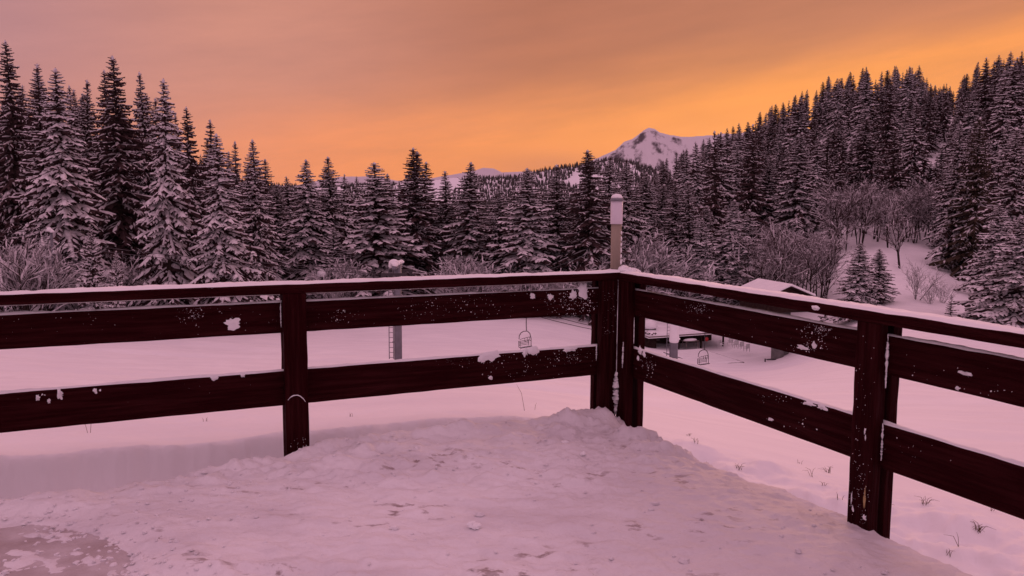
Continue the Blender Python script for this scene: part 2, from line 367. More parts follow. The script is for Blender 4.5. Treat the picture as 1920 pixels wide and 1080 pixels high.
# ------------------------------------------------------------------ terrace
BX0, BX1, BY0, BY1 = -4.8, 3.9, .3, 6.9
gx = np.linspace(BX0, BX1, 560); gy = np.linspace(BY0, BY1, 430); TX, TY = np.meshgrid(gx, gy)
sl = (TX - C0[0]) * N1[0] + (TY - C0[1]) * N1[1]; sr = (TX - C0[0]) * N2[0] + (TY - C0[1]) * N2[1]
rag = fbm(TX * 2, TY * 2, 51, 4) * .07 + fbm(TX * 9, TY * 9, 53, 3) * .02
e = np.minimum(sl - .06 - .33 * smooth(-.7, -2.7, TX), (sr + .02) * 1.0) + rag
def bump(cx, cy, r, h):
    return h * np.exp(-(((TX - cx) ** 2 + (TY - cy) ** 2) / r ** 2))
rgh = .35 + .65 * smooth(-.35, .25, fbm(TX * .9 + 3, TY * 1.3, 59, 3)) 
z = .014 + fbm(TX * 1.2, TY * 1.2, 55, 4) * .020 + rgh * ((np.abs(fbm(TX * 3.2, TY * 4.5, 57, 5, .6)) - .2) * .075 + np.maximum(fbm(TX * 11, TY * 13, 58, 4, .6), -.1) * .034)
# rough lumps: stronger towards the left run and the corner
lumpy = smooth(.9, .1, sl) * .5 + smooth(.9, .2, np.hypot(TX - .7, TY - 5.6)) * .8 + smooth(.5, .05, sr) * smooth(4.6, 5.4, TY)
z = z + np.maximum(fbm(TX * 5, TY * 5, 61, 5, .6) + .12, 0) * .11 * np.minimum(lumpy + .12, 1.4)
z = z - .11 * smooth(.45, .0, sr)
z = z + bump(.70, 5.74, .10, .11) + bump(.50, 5.70, .2, .03) + bump(1.0, 5.35, .10, .05) + bump(1.06, 5.15, .14, .045) + bump(1.12, 5.0, .14, .03) 
z = z + fbm(TX * 1.6 + TY * .3, TY * 8, 95, 4) * .012 * smooth(1.4, .6, TX)
z = z + smooth(.35, .12, sl) * .04 * (1 + fbm(TX * 3, TY * 3, 63, 3))
# smooth worn slope on the right half
flat = smooth(.1, .9, TX) * smooth(5.0, 4.4, TY); z = z * (1 - .55 * flat) + .01 * flat
# curved tracks
dC = np.hypot(TX + 2.2, TY - 1.1)
z = z - .006 * np.sin(dC * 42) * smooth(2.9, 2.2, dC) * smooth(1.2, 1.8, dC)
# thawed patch, lower left
dp = np.hypot((TX + 2.7) / 1.36, (TY - 2.6) / 1.36) + fbm(TX * 3, TY * 3, 65, 4) * .07
thaw = smooth(1.12, .88, dp)
z = z * (1 - thaw) + thaw * (-.029 + fbm(TX * 5, TY * 5, 67, 5, .65) * .034 + (.020 * np.abs(fbm(TX * 16, TY * 16, 73, 4, .6)) + .012 * np.maximum(np.sin(np.hypot(TX + 2.7, TY - 2.6) * 50 + 4 * fbm(TX * 4, TY * 4, 71)), 0)) * smooth(.55, .9, dp))
z = z + np.exp(-((dp - 1.12) / .08) ** 2) * .010
fall = smooth(.06, -.17, e); z = z * (1 - fall) - fall * .66
z = np.where(e < -.17, -.66 - 2.0 * smooth(-.22, -.5, e), z)
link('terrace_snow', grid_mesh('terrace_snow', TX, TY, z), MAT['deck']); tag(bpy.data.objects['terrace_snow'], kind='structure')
ts = (gx, gy, z)
def dz(x, y):
    i = int(np.clip(np.searchsorted(gy, y), 0, len(gy) - 1)); j = int(np.clip(np.searchsorted(gx, x), 0, len(gx) - 1)); return float(z[i, j])
floor = empty('terrace_floor', (0, 0, 0), kind='structure')
# slabs with open joints, laid parallel to the left run
def run_mat(d, nin, o=0.0):                     # local x along the run, local y towards outside, z up
    mm = Matrix(((d[0], -nin[0], 0, C0[0]), (d[1], -nin[1], 0, C0[1]), (0, 0, 1, 0), (0, 0, 0, 1))); return mm
ML = run_mat(D1, N1); MR = run_mat(D2, N2)
for i in range(0, 5):
    for j in range(0, 4):
        lo = (.3 + i * 1.3, -.72 - (j + 1) * 1.3 + .012, -.09); hi = (.3 + (i + 1) * 1.3 - .012, -.72 - j * 1.3, -.012 - .003 * ((i * 3 + j) % 2))
        cc = ML @ Vector(((lo[0] + hi[0]) / 2, (lo[1] + hi[1]) / 2, 0))
        if not (-4.4 < cc.x < -.9 and .9 < cc.y < 4.4): continue
        MB().box(lo, hi, ML).build('slab', MAT['slab'], floor)
bm = MB(); bm.v = [tuple(ML @ Vector(q)) for q in ((.05, -.6, -.1), (6.2, -.6, -.1), (6.2, -5.6, -.1), (.05, -5.6, -.1), (.05, -.6, -.6), (6.2, -.6, -.6), (6.2, -5.6, -.6), (.05, -5.6, -.6))]
bm.f = [(0, 3, 2, 1), (0, 1, 5, 4), (1, 2, 6, 5), (2, 3, 7, 6), (3, 0, 4, 7), (4, 5, 6, 7)]
bm.build('bedding', MAT['concrete'], floor)

# ------------------------------------------------------------------ railings
def strip_snow(x0, x1, y0, y1, z0, h, mtx, seed, step=.02, cover=1.0, over=.0):
    """lumpy snow lying on a narrow ledge: grid patch with thickness"""
    nx = max(4, int(abs(x1 - x0) / step)); ny = 7
    u = np.linspace(x0, x1, nx); v = np.linspace(-1, 1, ny); U, V = np.meshgrid(u, v)
    hh = h * (.55 + .6 * np.clip(fbm(U * 3, U * 0 + seed, seed, 3) + .5, 0, 1.3) + .45 * fbm(U * 22, V * 1.3 + seed, seed + 2, 3))
    if cover < 1: hh = hh * smooth(1 - cover - .12, 1 - cover + .12, fbm(U * 2.2, U * 0 + 7.7, seed + 5, 4) * .7 + .5)
    hh = np.maximum(hh, .0008)
    ragv = 1 + .10 * fbm(U * 25, np.sign(V) * 5.5, seed + 8, 3)
    yc = (y0 + y1) / 2 + V * (y1 - y0) / 2 * ragv * (1 + over); zz = z0 + hh * np.sqrt(np.maximum(1 - np.abs(V) ** 3, 0)) - .006 * (np.abs(V) > .99)
    pts = np.stack([U, yc, zz, np.ones_like(U)], -1) @ np.array(mtx).T
    return grid_mesh('snow_cap', pts[..., 0], pts[..., 1], pts[..., 2])
def flecks(parent, mtx, spots, name='snow_flecks'):
    b = MB()
    for (x, z_, s) in spots:
        k = R.choice((5, 6)); c = len(b.v); el_ = R.uniform(.7, 1.6); ti = R.uniform(-.6, .6)
        b.v.append(tuple(mtx @ Vector((x, -.0015 - s * .55, z_))))
        for q in range(k):
            a = 2 * math.pi * q / k; rr_ = s * R.uniform(.3, 1.25) * .9
            dx, dy = rr_ * math.cos(a), rr_ * math.sin(a) * el_
            b.v.append(tuple(mtx @ Vector((x + dx * math.cos(ti) - dy * math.sin(ti), .002, z_ + dx * math.sin(ti) + dy * math.cos(ti)))))
        for q in range(k): b.f.append((c, c + 1 + q, c + 1 + (q + 1) % k))
    return b.build(name, MAT['snow'], parent, smooth=True, kind='stuff')
def patch(parent, mtx, x, z_, w, h, seed, y=0.0, thick=.012, name='snow_patch', irr=.28):
    b = MB(); rr_ = random.Random(seed); n = 22; rings = 5
    rad = [1 + rr_.uniform(-irr, irr) for _ in range(n)]; rad = [(rad[i - 1] + 2 * rad[i] + rad[(i + 1) % n]) / 4 + rr_.uniform(-irr, irr) * .6 for i in range(n)]
    b.v.append(tuple(mtx @ Vector((x, y - thick, z_))))
    for i in range(1, rings + 1):
        t = i / rings
        for k in range(n):
            a = 2 * math.pi * k / n; q = t * (rad[k] * t + (1 - t))
            b.v.append(tuple(mtx @ Vector((x + w / 2 * q * math.cos(a), y - thick * (1 - t ** 2.5) * (1 + rr_.uniform(-.3, .3)) + (.003 if i == rings else 0), z_ + h / 2 * q * math.sin(a)))))
    for k in range(n): b.f.append((0, 1 + k, 1 + (k + 1) % n))
    for i in range(rings - 1):
        for k in range(n):
            p0 = 1 + i * n + k; p1 = 1 + i * n + (k + 1) % n; b.f.append((p0, p0 + n, p1 + n, p1))
    return b.build(name, MAT['snow'], parent, smooth=True)
def on_run(px, py, C, d, nin, off=0.0):
    """where the pixel ray meets the vertical plane of a run: (s along, z)"""
    r_ = ray(px, py); nn = Vector((nin[0], nin[1], 0)); c = Vector((C[0] + nin[0] * off, C[1] + nin[1] * off, 0))
    t = nn.dot(c - Vector((0, 0, EYE)) * 1) / nn.dot(r_) if True else 0
    t = (nn.x * c.x + nn.y * c.y) / (nn.x * r_.x + nn.y * r_.y)
    p = Vector((0, 0, EYE)) + r_ * t
    return (p.x - C[0]) * d[0] + (p.y - C[1]) * d[1], p.z
def grain_board(name, lo, hi, mtx, parent, seed, mat_=None):
    """a sawn plank with slightly waney edges"""
    rr_ = random.Random(seed); n = max(2, int((hi[0] - lo[0]) / .12)); b = MB(); secs = []
    vert = (hi[2] - lo[2]) > (hi[0] - lo[0])
    if vert:
        n = max(2, int((hi[2] - lo[2]) / .1))
        for i in range(n + 1):
            z_ = lo[2] + (hi[2] - lo[2]) * i / n; j = lambda: rr_.uniform(-.0022, .0022)
            secs.append([Vector((lo[0] + j(), lo[1] + j() * .5, z_)), Vector((hi[0] + j(), lo[1] + j() * .5, z_)), Vector((hi[0] + j(), hi[1], z_)), Vector((lo[0] + j(), hi[1], z_))])
    else:
        for i in range(n + 1):
            x = lo[0] + (hi[0] - lo[0]) * i / n; j = lambda: rr_.uniform(-.0018, .0018)
            secs.append([Vector((x, lo[1] + j() * .4, lo[2] + j())), Vector((x, lo[1] + j() * .4, hi[2] + j())), Vector((x, hi[1], hi[2] + j())), Vector((x, hi[1], lo[2] + j()))])
    for s_ in secs: b.v += [tuple(mtx @ q) for q in s_]
    for i in range(len(secs) - 1):
        for k in range(4):
            a = i * 4 + k; c = i * 4 + (k + 1) % 4; b.f.append((a, c, c + 4, a + 4))
    b.f.append((3, 2, 1, 0)); e_ = (len(secs) - 1) * 4; b.f.append((e_, e_ + 1, e_ + 2, e_ + 3))
    me = b.mesh(name); 
    import bmesh
    bb = bmesh.new(); bb.from_mesh(me); bmesh.ops.recalc_face_normals(bb, faces=bb.faces); bb.to_mesh(me); bb.free()
    o = link(name, me, mat_ or MAT['woodv' if vert else 'wood'], parent)
    md = o.modifiers.new('bevel', 'BEVEL'); md.width = .004; md.segments = 2; md.limit_method = 'ANGLE'; md.angle_limit = .6
    return o
ZL0, ZL1, ZU0, ZU1, ZR0, ZR1 = .287, .512, .762, .958, 1.022, 1.078
def railing(label, mtx, C, d, nin, posts, far, seed, side):
    root = empty('wooden_railing', (C[0] + d[0] * 1.2, C[1] + d[1] * 1.2, 0), label=label, cat='railing')
    root.rotation_euler = (0, 0, math.atan2(d[1], d[0]))
    mm = (Matrix.Translation(root.location) @ Matrix.Rotation(math.atan2(d[1], d[0]), 4, 'Z')).inverted() @ mtx
    xs = [p for p in posts]
    edges = sorted(xs)
    # boards, butted between posts
    bounds = [edges[0][1] if side == 'L' else edges[0][1]] 
    segs = []
    cuts = [.0] + [(a + b) / 2 for a, b in edges[1:]] + [far]
    for i in range(len(cuts) - 1):
        x0, x1 = cuts[i] + .002, cuts[i + 1] - .002
        j = R.uniform(-.003, .003)
        grain_board('upper_board', (x0, .0, ZU0 + j), (x1, .042, ZU1 + j), mm, root, seed + i)
        grain_board('lower_board', (x0, .0, ZL0 - j), (x1, .042, ZL1 - j), mm, root, seed + 20 + i)
        o = link('snow_cap', strip_snow(x0, x1, .002, .040, ZL1 - j, .014, mm, seed + 3 + i, cover=.92), MAT['snow'], root)
        o = link('snow_cap', strip_snow(x0, x1, .002, .040, ZU1 + j, .012, mm, seed + 13 + i, cover=.75), MAT['snow'], root)
    for i, (a, b) in enumerate(edges):
        pz = -.30 if i else -.1
        pp = link('post', None, None, root); bpy.data.objects.remove(pp)
        p1 = grain_board('post', (a, -.062, -.25), (b, -.001, ZR0 - .001), mm, root, seed + 40 + i)
        p2 = grain_board('post', (a + .004, .044, -.62), (b - .004, .10, ZR0 - .001), mm, root, seed + 50 + i)
    lo = .0 if side == 'L' else .0
    x0 = -.062 if side == 'L' else -.062
    if side == 'L': grain_board('handrail', (x0 - .075, -.068, ZR0), (far, .088, ZR1), mm, root, seed + 70)
    else: grain_board('handrail', (.070, -.068, ZR0 - .001), (far, .088, ZR1 - .001), mm, root, seed + 70)
    grain_board('batten', (.0 if side == 'L' else .0, .104, 1.0), (far, .128, 1.017), mm, root, seed + 80, MAT['strip'])
    link('snow_cap', strip_snow((-.15 if side == 'L' else .07), far, -.062, .082, ZR1, .015, mm, seed + 90, step=.012, over=.02), MAT['snow'], root)
    link('snow_cap', strip_snow(0, far, .130, .146, 1.0, .008, mm, seed + 91, cover=.7), MAT['snow'], root)
    return root, mm
LP = [(.062, .202), (2.395, 2.54), (4.75, 4.89)]
RP = [(.062, .202), (2.31, 2.45), (4.6, 4.74)]
railL, mL = railing('dark maroon board railing along the left edge of the terrace, under the spruces', ML, C0, D1, N1, LP, 6.4, 100, 'L')
railR, mR = railing('dark maroon board railing along the right edge of the terrace, nearer the hut and station', MR, C0, D2, N2, RP, 5.6, 300, 'R')
# snow stuck to the boards (pixel spots turned into points on the board faces)
def spots_from(clusters, C, d, nin, per=1.0):
    out = []
    for (cx, cy, wx, wy, n, s0, s1) in clusters:
        for _ in range(int(n * per)):
            x, z_ = on_run(R.gauss(cx, wx), R.gauss(cy, wy), C, d, nin)
            if (ZU0 + .01 < z_ < ZU1 - .01) or (ZL0 + .01 < z_ < ZL1 - .01): out.append((x, z_, R.uniform(s0, s1) * (1 if R.random() < .85 else 1.7)))
    return out
cl = [(360, 585, 16, 12, 120, .0012, .004), (20, 600, 30, 14, 10, .0015, .005), (110, 590, 10, 6, 6, .002, .005), (170, 600, 5, 15, 12, .0015, .004), (445, 590, 30, 15, 14, .0015, .004),
      (640, 592, 18, 8, 40, .0015, .0045), (790, 580, 25, 14, 60, .0015, .005), (900, 570, 40, 14, 70, .0015, .004), (1085, 570, 25, 18, 170, .002, .007), (1060, 560, 30, 10, 90, .0015, .005),
      (60, 740, 50, 8, 10, .002, .006), (850, 672, 30, 8, 60, .0012, .003), (960, 680, 40, 12, 50, .0015, .005), (1070, 665, 25, 10, 110, .0015, .005), (1000, 700, 60, 10, 20, .002, .005), (300, 720, 150, 20, 18, .001, .003), (300, 600, 200, 20, 40, .001, .003), (800, 600, 200, 20, 50, .001, .0028)]
flecks(railL, mL, spots_from(cl, C0, D1, N1))
cl = [(1540, 615, 16, 14, 150, .0015, .005), (1520, 650, 16, 6, 30, .002, .006), (1310, 575, 12, 10, 70, .0015, .004), (1250, 570, 40, 14, 20, .001, .003), (1860, 735, 20, 8, 10, .002, .005), (1740, 700, 60, 15, 12, .001, .004),
      (1480, 745, 30, 8, 50, .0015, .004), (1510, 790, 30, 10, 12, .002, .005), (1215, 680, 8, 14, 60, .0015, .005), (1700, 840, 30, 15, 14, .001, .003), (1400, 640, 120, 25, 40, .001, .0028), (1800, 800, 120, 40, 20, .001, .003)]
flecks(railR, mR, spots_from(cl, C0, D2, N2))
k = 0
for (px, py, w, h, run) in [(435, 607, 28, 20, 'L'), (71, 746, 7, 9, 'L'), (112, 738, 8, 18, 'L'), (92, 752, 5, 8, 'L'), (178, 733, 6, 8, 'L'), (402, 709, 12, 8, 'L'), (455, 704, 7, 7, 'L'),
      (918, 667, 42, 20, 'L'), (905, 673, 18, 22, 'L'), (1000, 659, 24, 18, 'L'), (985, 660, 12, 20, 'L'), (998, 555, 12, 14, 'L'), (1031, 557, 14, 13, 'L'), (1075, 552, 16, 20, 'L'), (1095, 545, 22, 30, 'L'), (1070, 655, 30, 10, 'L'), (920, 708, 8, 8, 'L'),
      (1200, 658, 12, 16, 'R'), (1208, 664, 12, 12, 'R'), (1197, 672, 6, 12, 'R'), (1530, 578, 20, 10, 'X'), (1505, 652, 26, 7, 'R'), (1527, 647, 8, 12, 'R'), (1810, 700, 24, 6, 'R'), (1516, 757, 22, 8, 'R'), (1542, 764, 20, 8, 'R'), (1445, 786, 10, 6, 'R'), (1796, 728, 6, 6, 'R')]:
    k += 1
    if run == 'L': x, z_ = on_run(px, py, C0, D1, N1); sc = .0037; patch(railL, mL, x, z_, w * sc * 1.05, h * sc, 500 + k, irr=.42)
    elif run == 'X': x, z_ = on_run(px, py, C0, D2, N2, .068); patch(railR, mR, x, z_, .07, .025, 500 + k, y=-.068)
    else: x, z_ = on_run(px, py, C0, D2, N2); sc = .0033; patch(railR, mR, x, z_, w * sc * 1.2, h * sc, 500 + k, irr=.5)
# snow packed in the corner seam and against posts
def crack(parent, mtx, pts, wd, seed):
    rr_ = random.Random(seed); b = MB(); out = []
    P_ = [Vector(p) for p in pts]; n = 26
    path = []
    for i in range(n + 1):
        t = i / n * (len(P_) - 1); a = min(int(t), len(P_) - 2); path.append(P_[a].lerp(P_[a + 1], t - a))
    sm_ = [rr_.uniform(.3, 1.1) for _ in range(n + 3)]; sm_ = [(sm_[q] + sm_[q + 1] * (1 if wd > .02 else 3) + sm_[q + 2]) / (3 if wd > .02 else 5) for q in range(n + 1)]
    b.tube([mtx @ (p + Vector((rr_.uniform(-.12, .12) * wd, 0, 0))) for p in path], [wd * sm_[i] * math.sin(math.pi * min(max(i / n, .03), .97)) ** .4 for i in range(n + 1)], 6)
    return b.build('snow_ridge', MAT['snow'], parent, smooth=True)
crack(railL, mL, [(.062, -.062, .10), (.062, -.063, .55)], .004, 1); crack(railL, mL, [(.062, -.062, .5), (.062, -.063, .98)], .004, 2)
crack(railL, mL, [(.06, -.066, -.02), (.063, -.070, .31)], .046, 3); crack(railR, mR, [(.085, -.066, .05), (.08, -.068, .27)], .022, 4)
crack(railR, mR, [(.204, -.004, .55), (.204, -.004, .75)], .004, 5); crack(railR, mR, [(.15, -.066, .36), (.155, -.064, .56)], .010, 6)
crack(railR, mR, [(2.458, -.01, .70), (2.456, -.01, .97)], .011, 7); crack(railR, mR, [(2.456, -.01, .33), (2.455, -.01, .52)], .009, 8)
crack(railL, mL, [(2.548, -.006, .80), (2.548, -.006, .97)], .006, 9); crack(railL, mL, [(.21, -.006, .40), (.21, -.006, .52)], .008, 10)
crack(railL, mL, [(2.525, -.064, .335), (2.51, -.066, .352), (2.49, -.066, .362), (2.465, -.066, .362), (2.445, -.066, .352), (2.425, -.065, .330), (2.415, -.064, .312)], .005, 12)
for i, (x, z_, w, h) in enumerate([(2.395, .47, .010, .035), (2.40, .44, .006, .03), (2.335, .10, .007, .05), (2.42, .03, .03, .035), (2.345, .05, .012, .03)]): patch(railR, mR, x, z_, w, h, 700 + i, y=-.062, thick=.004, irr=.8)
fm = mR @ Matrix.Translation((0, -.062, 0))
flecks(railR, fm, [(R.gauss(2.36, .03) if R.random() < .5 else R.uniform(2.32, 2.445), R.uniform(-.03, .95) if R.random() < .4 else R.gauss(.18, .12), R.uniform(.0012, .0042)) for _ in range(110)])
flecks(railL, mL @ Matrix.Translation((0, -.062, 0)), [(R.uniform(.07, .195), R.uniform(.6, .98), R.uniform(.001, .0035)) for _ in range(50)] + [(R.uniform(2.41, 2.53), R.uniform(0, .08), R.uniform(.002, .005)) for _ in range(16)])
# scraped spot with bare wood on the right post
patch(railR, mR, 2.415, .13, .014, .11, 733, y=-.0622, thick=.0015, name='bare_wood', irr=.6).data.materials[0] = MAT['rawwood']
fl = MB()
# snow heaped on the handrail corner around the lamp
hb = MB()
cc = Vector((C0[0], C0[1], ZR1)) + Vector((-D1[0] * .02, -D1[1] * .02, 0))
for _ in range(16):
    a = R.uniform(0, 6.28); q = R.uniform(0, .085); hb.blob((cc.x + q * math.cos(a), cc.y + q * math.sin(a), cc.z + .008), (R.uniform(.02, .045), R.uniform(.02, .045), R.uniform(.015, .04) * (1.3 - q * 6)), n=7, m=5)
_iv = (Matrix.Translation(railL.location) @ Matrix.Rotation(math.atan2(D1[1], D1[0]), 4, 'Z')).inverted(); hb.v = [tuple(_iv @ Vector(v)) for v in hb.v]
hb.build('snow_heap', MAT['snow'], railL, smooth=True, kind='stuff')

# bollard lamp on the corner
lp = P(1154, 508, 6.12)
lamp = empty('bollard_lamp', (lp.x, lp.y, ZR1), label='slim bollard lamp with pale lens and beige shaft on the corner of the railing', cat='lamp')
sc = 6.12 / F
def lathe(prof, n=24):
    b = MB()
    for r_, z_ in prof:
        for k in range(n): b.v.append((r_ * math.cos(2 * math.pi * k / n), r_ * math.sin(2 * math.pi * k / n), z_))
    for i in range(len(prof) - 1):
        for k in range(n): a = i * n + k; c = i * n + (k + 1) % n; b.f.append((a, c, c + n, a + n))
    b.f.append(tuple(range(n))[::-1]); b.f.append(tuple((len(prof) - 1) * n + k for k in range(n))); return b
zt = P(1154, 366, 6.12).z - ZR1; zl = P(1154, 420, 6.12).z - ZR1; zc = P(1154, 377, 6.12).z - ZR1
lathe([(.040, -.02), (.040, zl)]).build('shaft', MAT['lamp'], lamp, True)
lathe([(.046, zl), (.047, zl + .004), (.047, zc)]).build('lens', MAT['opal'], lamp, True)
lathe([(.051, zc), (.052, zc + .014), (.045, zc + .022)]).build('cap', MAT['steel'], lamp, True)
lathe([(.044, zc + .022), (.043, zc + .034), (.034, zc + .046), (.016, zc + .053), (.002, zc + .055)]).build('snow_cap', MAT['snow'], lamp, True, kind='stuff')
b = MB(); 
for i in range(7): b.blob((.036, -.018, .03 + i * .045), (.008, .008, .02 * R.uniform(.5, 1.2)), n=6, m=4, flat=False)
b.build('snow_streak', MAT['snow'], lamp, True, kind='stuff')

# ------------------------------------------------------------------ spruces
def spruce_meshes(name, seed, whorls=34, per=6, Rb=.17, snow=1.0, droop=.45, low=.04, twigs=6, top_up=.25, gap=.08, thick=1.0, H=20.0, tw=1.0):
    r = random.Random(seed); fo = MB(); sn = MB(); tr = MB()
    lean = [(r.uniform(-.05, .05), r.uniform(-.05, .05)) for _ in range(8)]
    tr.tube([(lean[i][0] * (i > 0) * .6, lean[i][1] * (i > 0) * .6, H * i / 7.0 * .99) for i in range(8)], [.014 * H * (1 - i / 7.4) for i in range(8)], 7)
    lev = []; t = low; kk = (1 - low) * .0040 * 250 / (whorls * per) / .85
    while t < .988: lev.append(t); t += kk * (.38 + (1 - t)) * r.uniform(.6, 1.4)
    for idx, t in enumerate(lev):
        env = (1 - t) ** .78 * (1 + .10 * math.sin(t * 23 + seed) + .05 * math.sin(t * 61 + seed * 2)) * (1 if t > .14 else .72 + 2 * t)
        for k in (0,):
            if r.random() < gap: continue
            a = idx * 2.39996 + r.uniform(-.5, .5)
            L = H * (Rb * env * r.uniform(.66, 1.16) + .006)
            z0 = H * (t + r.uniform(-.008, .008)); ca, sa = math.cos(a), math.sin(a)
            dr = droop * (.35 + .9 * (1 - t)) * r.uniform(.6, 1.45); upk = top_up * (1 - .2 * (1 - t)) * r.uniform(.6, 1.3)
            def sp(u, side=0.0, dz_=0.0):
                rad = L * u; zz = z0 + L * (upk * u * (t ** .5) - dr * u ** 1.35 + .16 * u ** 3.2)
                return Vector((ca * rad - sa * side, sa * rad + ca * side, zz + dz_))
            nt_ = max(2, int(twigs * (.45 + .55 * min(1, L / (H * Rb * .75)))))
            w = min(.035 * H * .5, L * .16) * tw
            # spine foliage: folded strip
            seg = 4; b0 = len(fo.v)
            for q in range(seg + 1):
                u = q / seg; ww = w * (.55 + .5 * math.sin(u * 3.0)) * (1 - u * .75) * r.uniform(.7, 1.2)
                fo.v += [tuple(sp(u, ww, -.35 * ww)), tuple(sp(u, 0, .02)), tuple(sp(u, -ww, -.35 * ww)), tuple(sp(u, 0, -w * 1.5 * (1 - u * .6) * r.uniform(.4, 1.1)))]
            for q in range(seg):
                c = b0 + q * 4; fo.f += [(c, c + 1, c + 5, c + 4), (c + 1, c + 2, c + 6, c + 5), (c + 1, c + 3, c + 7, c + 5)]
            # snow along the spine
            if r.random() < snow:
                hw = w * .50 * thick; nseg = 5; u = r.uniform(0, .25)
                while u < .95:
                    u1 = min(1.02, u + r.uniform(.12, .5)); ns = 2; b0 = len(sn.v)
                    for q in range(ns + 1):
                        uu = u + (u1 - u) * q / ns; ww = hw * r.uniform(.5, 1.35) * (1 - .5 * uu) * (.55 if q != 1 else 1.1); hh = ww * r.uniform(.55, 1.0)
                        sn.v += [tuple(sp(uu, ww, -.35 * ww + .02)), tuple(sp(uu, ww * .3, hh + .03)), tuple(sp(uu, -ww * .5, hh * .9 + .03)), tuple(sp(uu, -ww, -.35 * ww + .02))]
                    for q in range(ns):
                        c = b0 + q * 4; sn.f += [(c, c + 1, c + 5, c + 4), (c + 1, c + 2, c + 6, c + 5), (c + 2, c + 3, c + 7, c + 6)]
                    c = b0 + ns * 4; sn.f.append((c, c + 1, c + 2, c + 3)); sn.f.append((b0 + 3, b0 + 2, b0 + 1, b0))
                    u = u1 + r.uniform(0, .22) * (1.3 - snow)
            for q in range(nt_):
                u = .18 + .8 * (q + r.random() * .6) / nt_
                for sd_ in (-1, 1):
                    if r.random() < .12: continue
                    tl = L * (.40 * (1 - u * .62)) * r.uniform(.55, 1.2); bw = min(tl * .26, w * .8)
                    p0 = sp(u); fwd = Vector((ca, sa, 0)); lat = Vector((-sa, ca, 0)) * sd_
                    dirn = (fwd * r.uniform(.45, .85) + lat * .85 + Vector((0, 0, -.25 - .5 * dr * r.uniform(.5, 1.5)))).normalized()
                    nrm = dirn.cross(Vector((0, 0, 1))).normalized()
                    p1 = p0 + dirn * tl * .55; p2 = p0 + dirn * tl + Vector((0, 0, -tl * .12))
                    b0 = len(fo.v); hang = tl * .5 * r.uniform(.3, 1.1)
                    fo.v += [tuple(p0), tuple(p1 + nrm * bw), tuple(p1 - nrm * bw), tuple(p2), tuple(p1 * .6 + p0 * .4 - Vector((0, 0, hang))), tuple(p1 * .4 + p2 * .6 - Vector((0, 0, hang * .8)))]
                    fo.f += [(b0, b0 + 1, b0 + 3, b0 + 2), (b0, b0 + 4, b0 + 5, b0 + 3)]
                    if r.random() < snow * .9:
                        b0 = len(sn.v); bs = bw * .62 * thick * r.uniform(.6, 1.3); zz = Vector((0, 0, .015)); hz = Vector((0, 0, bs * r.uniform(.7, 1.2)))
                        s0 = p0.lerp(p2, r.uniform(.02, .3)); s1 = p0.lerp(p1, 1.0)
                        sn.v += [tuple(s0 + zz + hz * .5), tuple(s1 + nrm * bs + zz), tuple(s1 + hz + zz), tuple(s1 - nrm * bs + zz), tuple(p2 + zz)]
                        sn.f += [(b0, b0 + 1, b0 + 2), (b0, b0 + 2, b0 + 3), (b0 + 1, b0 + 4, b0 + 2), (b0 + 2, b0 + 4, b0 + 3)]
    # leader
    fo.tube([(0, 0, H * .955), (0, 0, H * 1.0)], [.006 * H, .001 * H], 5)
    if snow > .3: sn.blob((0, 0, H * .985), (.006 * H, .006 * H, .014 * H), r, 6, 4)
    # every stem leans and bends a little, and crowns are lopsided
    bx, by, ph, lx = r.uniform(-.012, .012) * H, r.uniform(-.012, .012) * H, r.uniform(0, 6), r.uniform(-.14, .14)
    for b in (tr, fo, sn):
        nv = []
        for (x, y, z_) in b.v:
            u = z_ / H; sx_ = bx * math.sin(u * 4.2 + ph) * u; sy_ = by * math.sin(u * 3.1 + ph) * u; g_ = 1 + lx * math.cos(math.atan2(y, x) - ph)
            nv.append((x * g_ + sx_, y * g_ + sy_, z_))
        b.v = nv
    out = []
    for nm, b, mt in (('trunk', tr, 'bark'), ('crown', fo, 'needle'), ('snow_cover', sn, 'tsnow')):
        me = b.mesh(nm); me.materials.append(MAT[mt]); out.append((nm, me))
    return out, Rb, H
VAR = {
 'a': spruce_meshes('a', 1, 44, 6, .165, .88, .75, twigs=6, thick=1.15),
 'b': spruce_meshes('b', 2, 46, 6, .18, .98, .95, twigs=6, thick=1.45),
 'c': spruce_meshes('c', 3, 44, 6, .15, .8, .60, twigs=6, top_up=.3),
 'd': spruce_meshes('d', 4, 36, 7, .21, .93, .65, twigs=7, thick=1.5, gap=.12),
 'k': spruce_meshes('k', 5, 46, 6, .175, .45, .75, twigs=7, thick=.85, gap=.10),
 'n': spruce_meshes('n', 6, 38, 6, .125, .7, .6, twigs=5),
 'h': spruce_meshes('h', 7, 34, 6, .205, .6, .75, twigs=5, thick=1.15, gap=.08, tw=1.3),
 'i': spruce_meshes('i', 8, 34, 6, .19, .8, .85, twigs=5, thick=1.25, gap=.10, tw=1.3),
 'j': spruce_meshes('j', 9, 32, 6, .17, .45, .6, twigs=4, thick=1.0, gap=.12, tw=1.3),
 'y': spruce_meshes('y', 10, 26, 6, .24, 1.0, .4, twigs=4, thick=1.5, tw=1.5, top_up=.4),
 's': spruce_meshes('s', 12, 13, 5, .20, .9, .3, twigs=3, thick=1.2, tw=1.6, top_up=.4, gap=.2),
 'q': spruce_meshes('q', 14, 20, 5, .19, .5, .65, twigs=2, thick=1.0, gap=.05, tw=1.9),
 'r': spruce_meshes('r', 15, 20, 5, .17, .6, .8, twigs=2, thick=1.0, gap=.05, tw=1.9),
}
print('TRIS', {k_: sum(len(me.polygons) for nm, me in v[0]) * 2 for k_, v in VAR.items()})
PROTO = {}
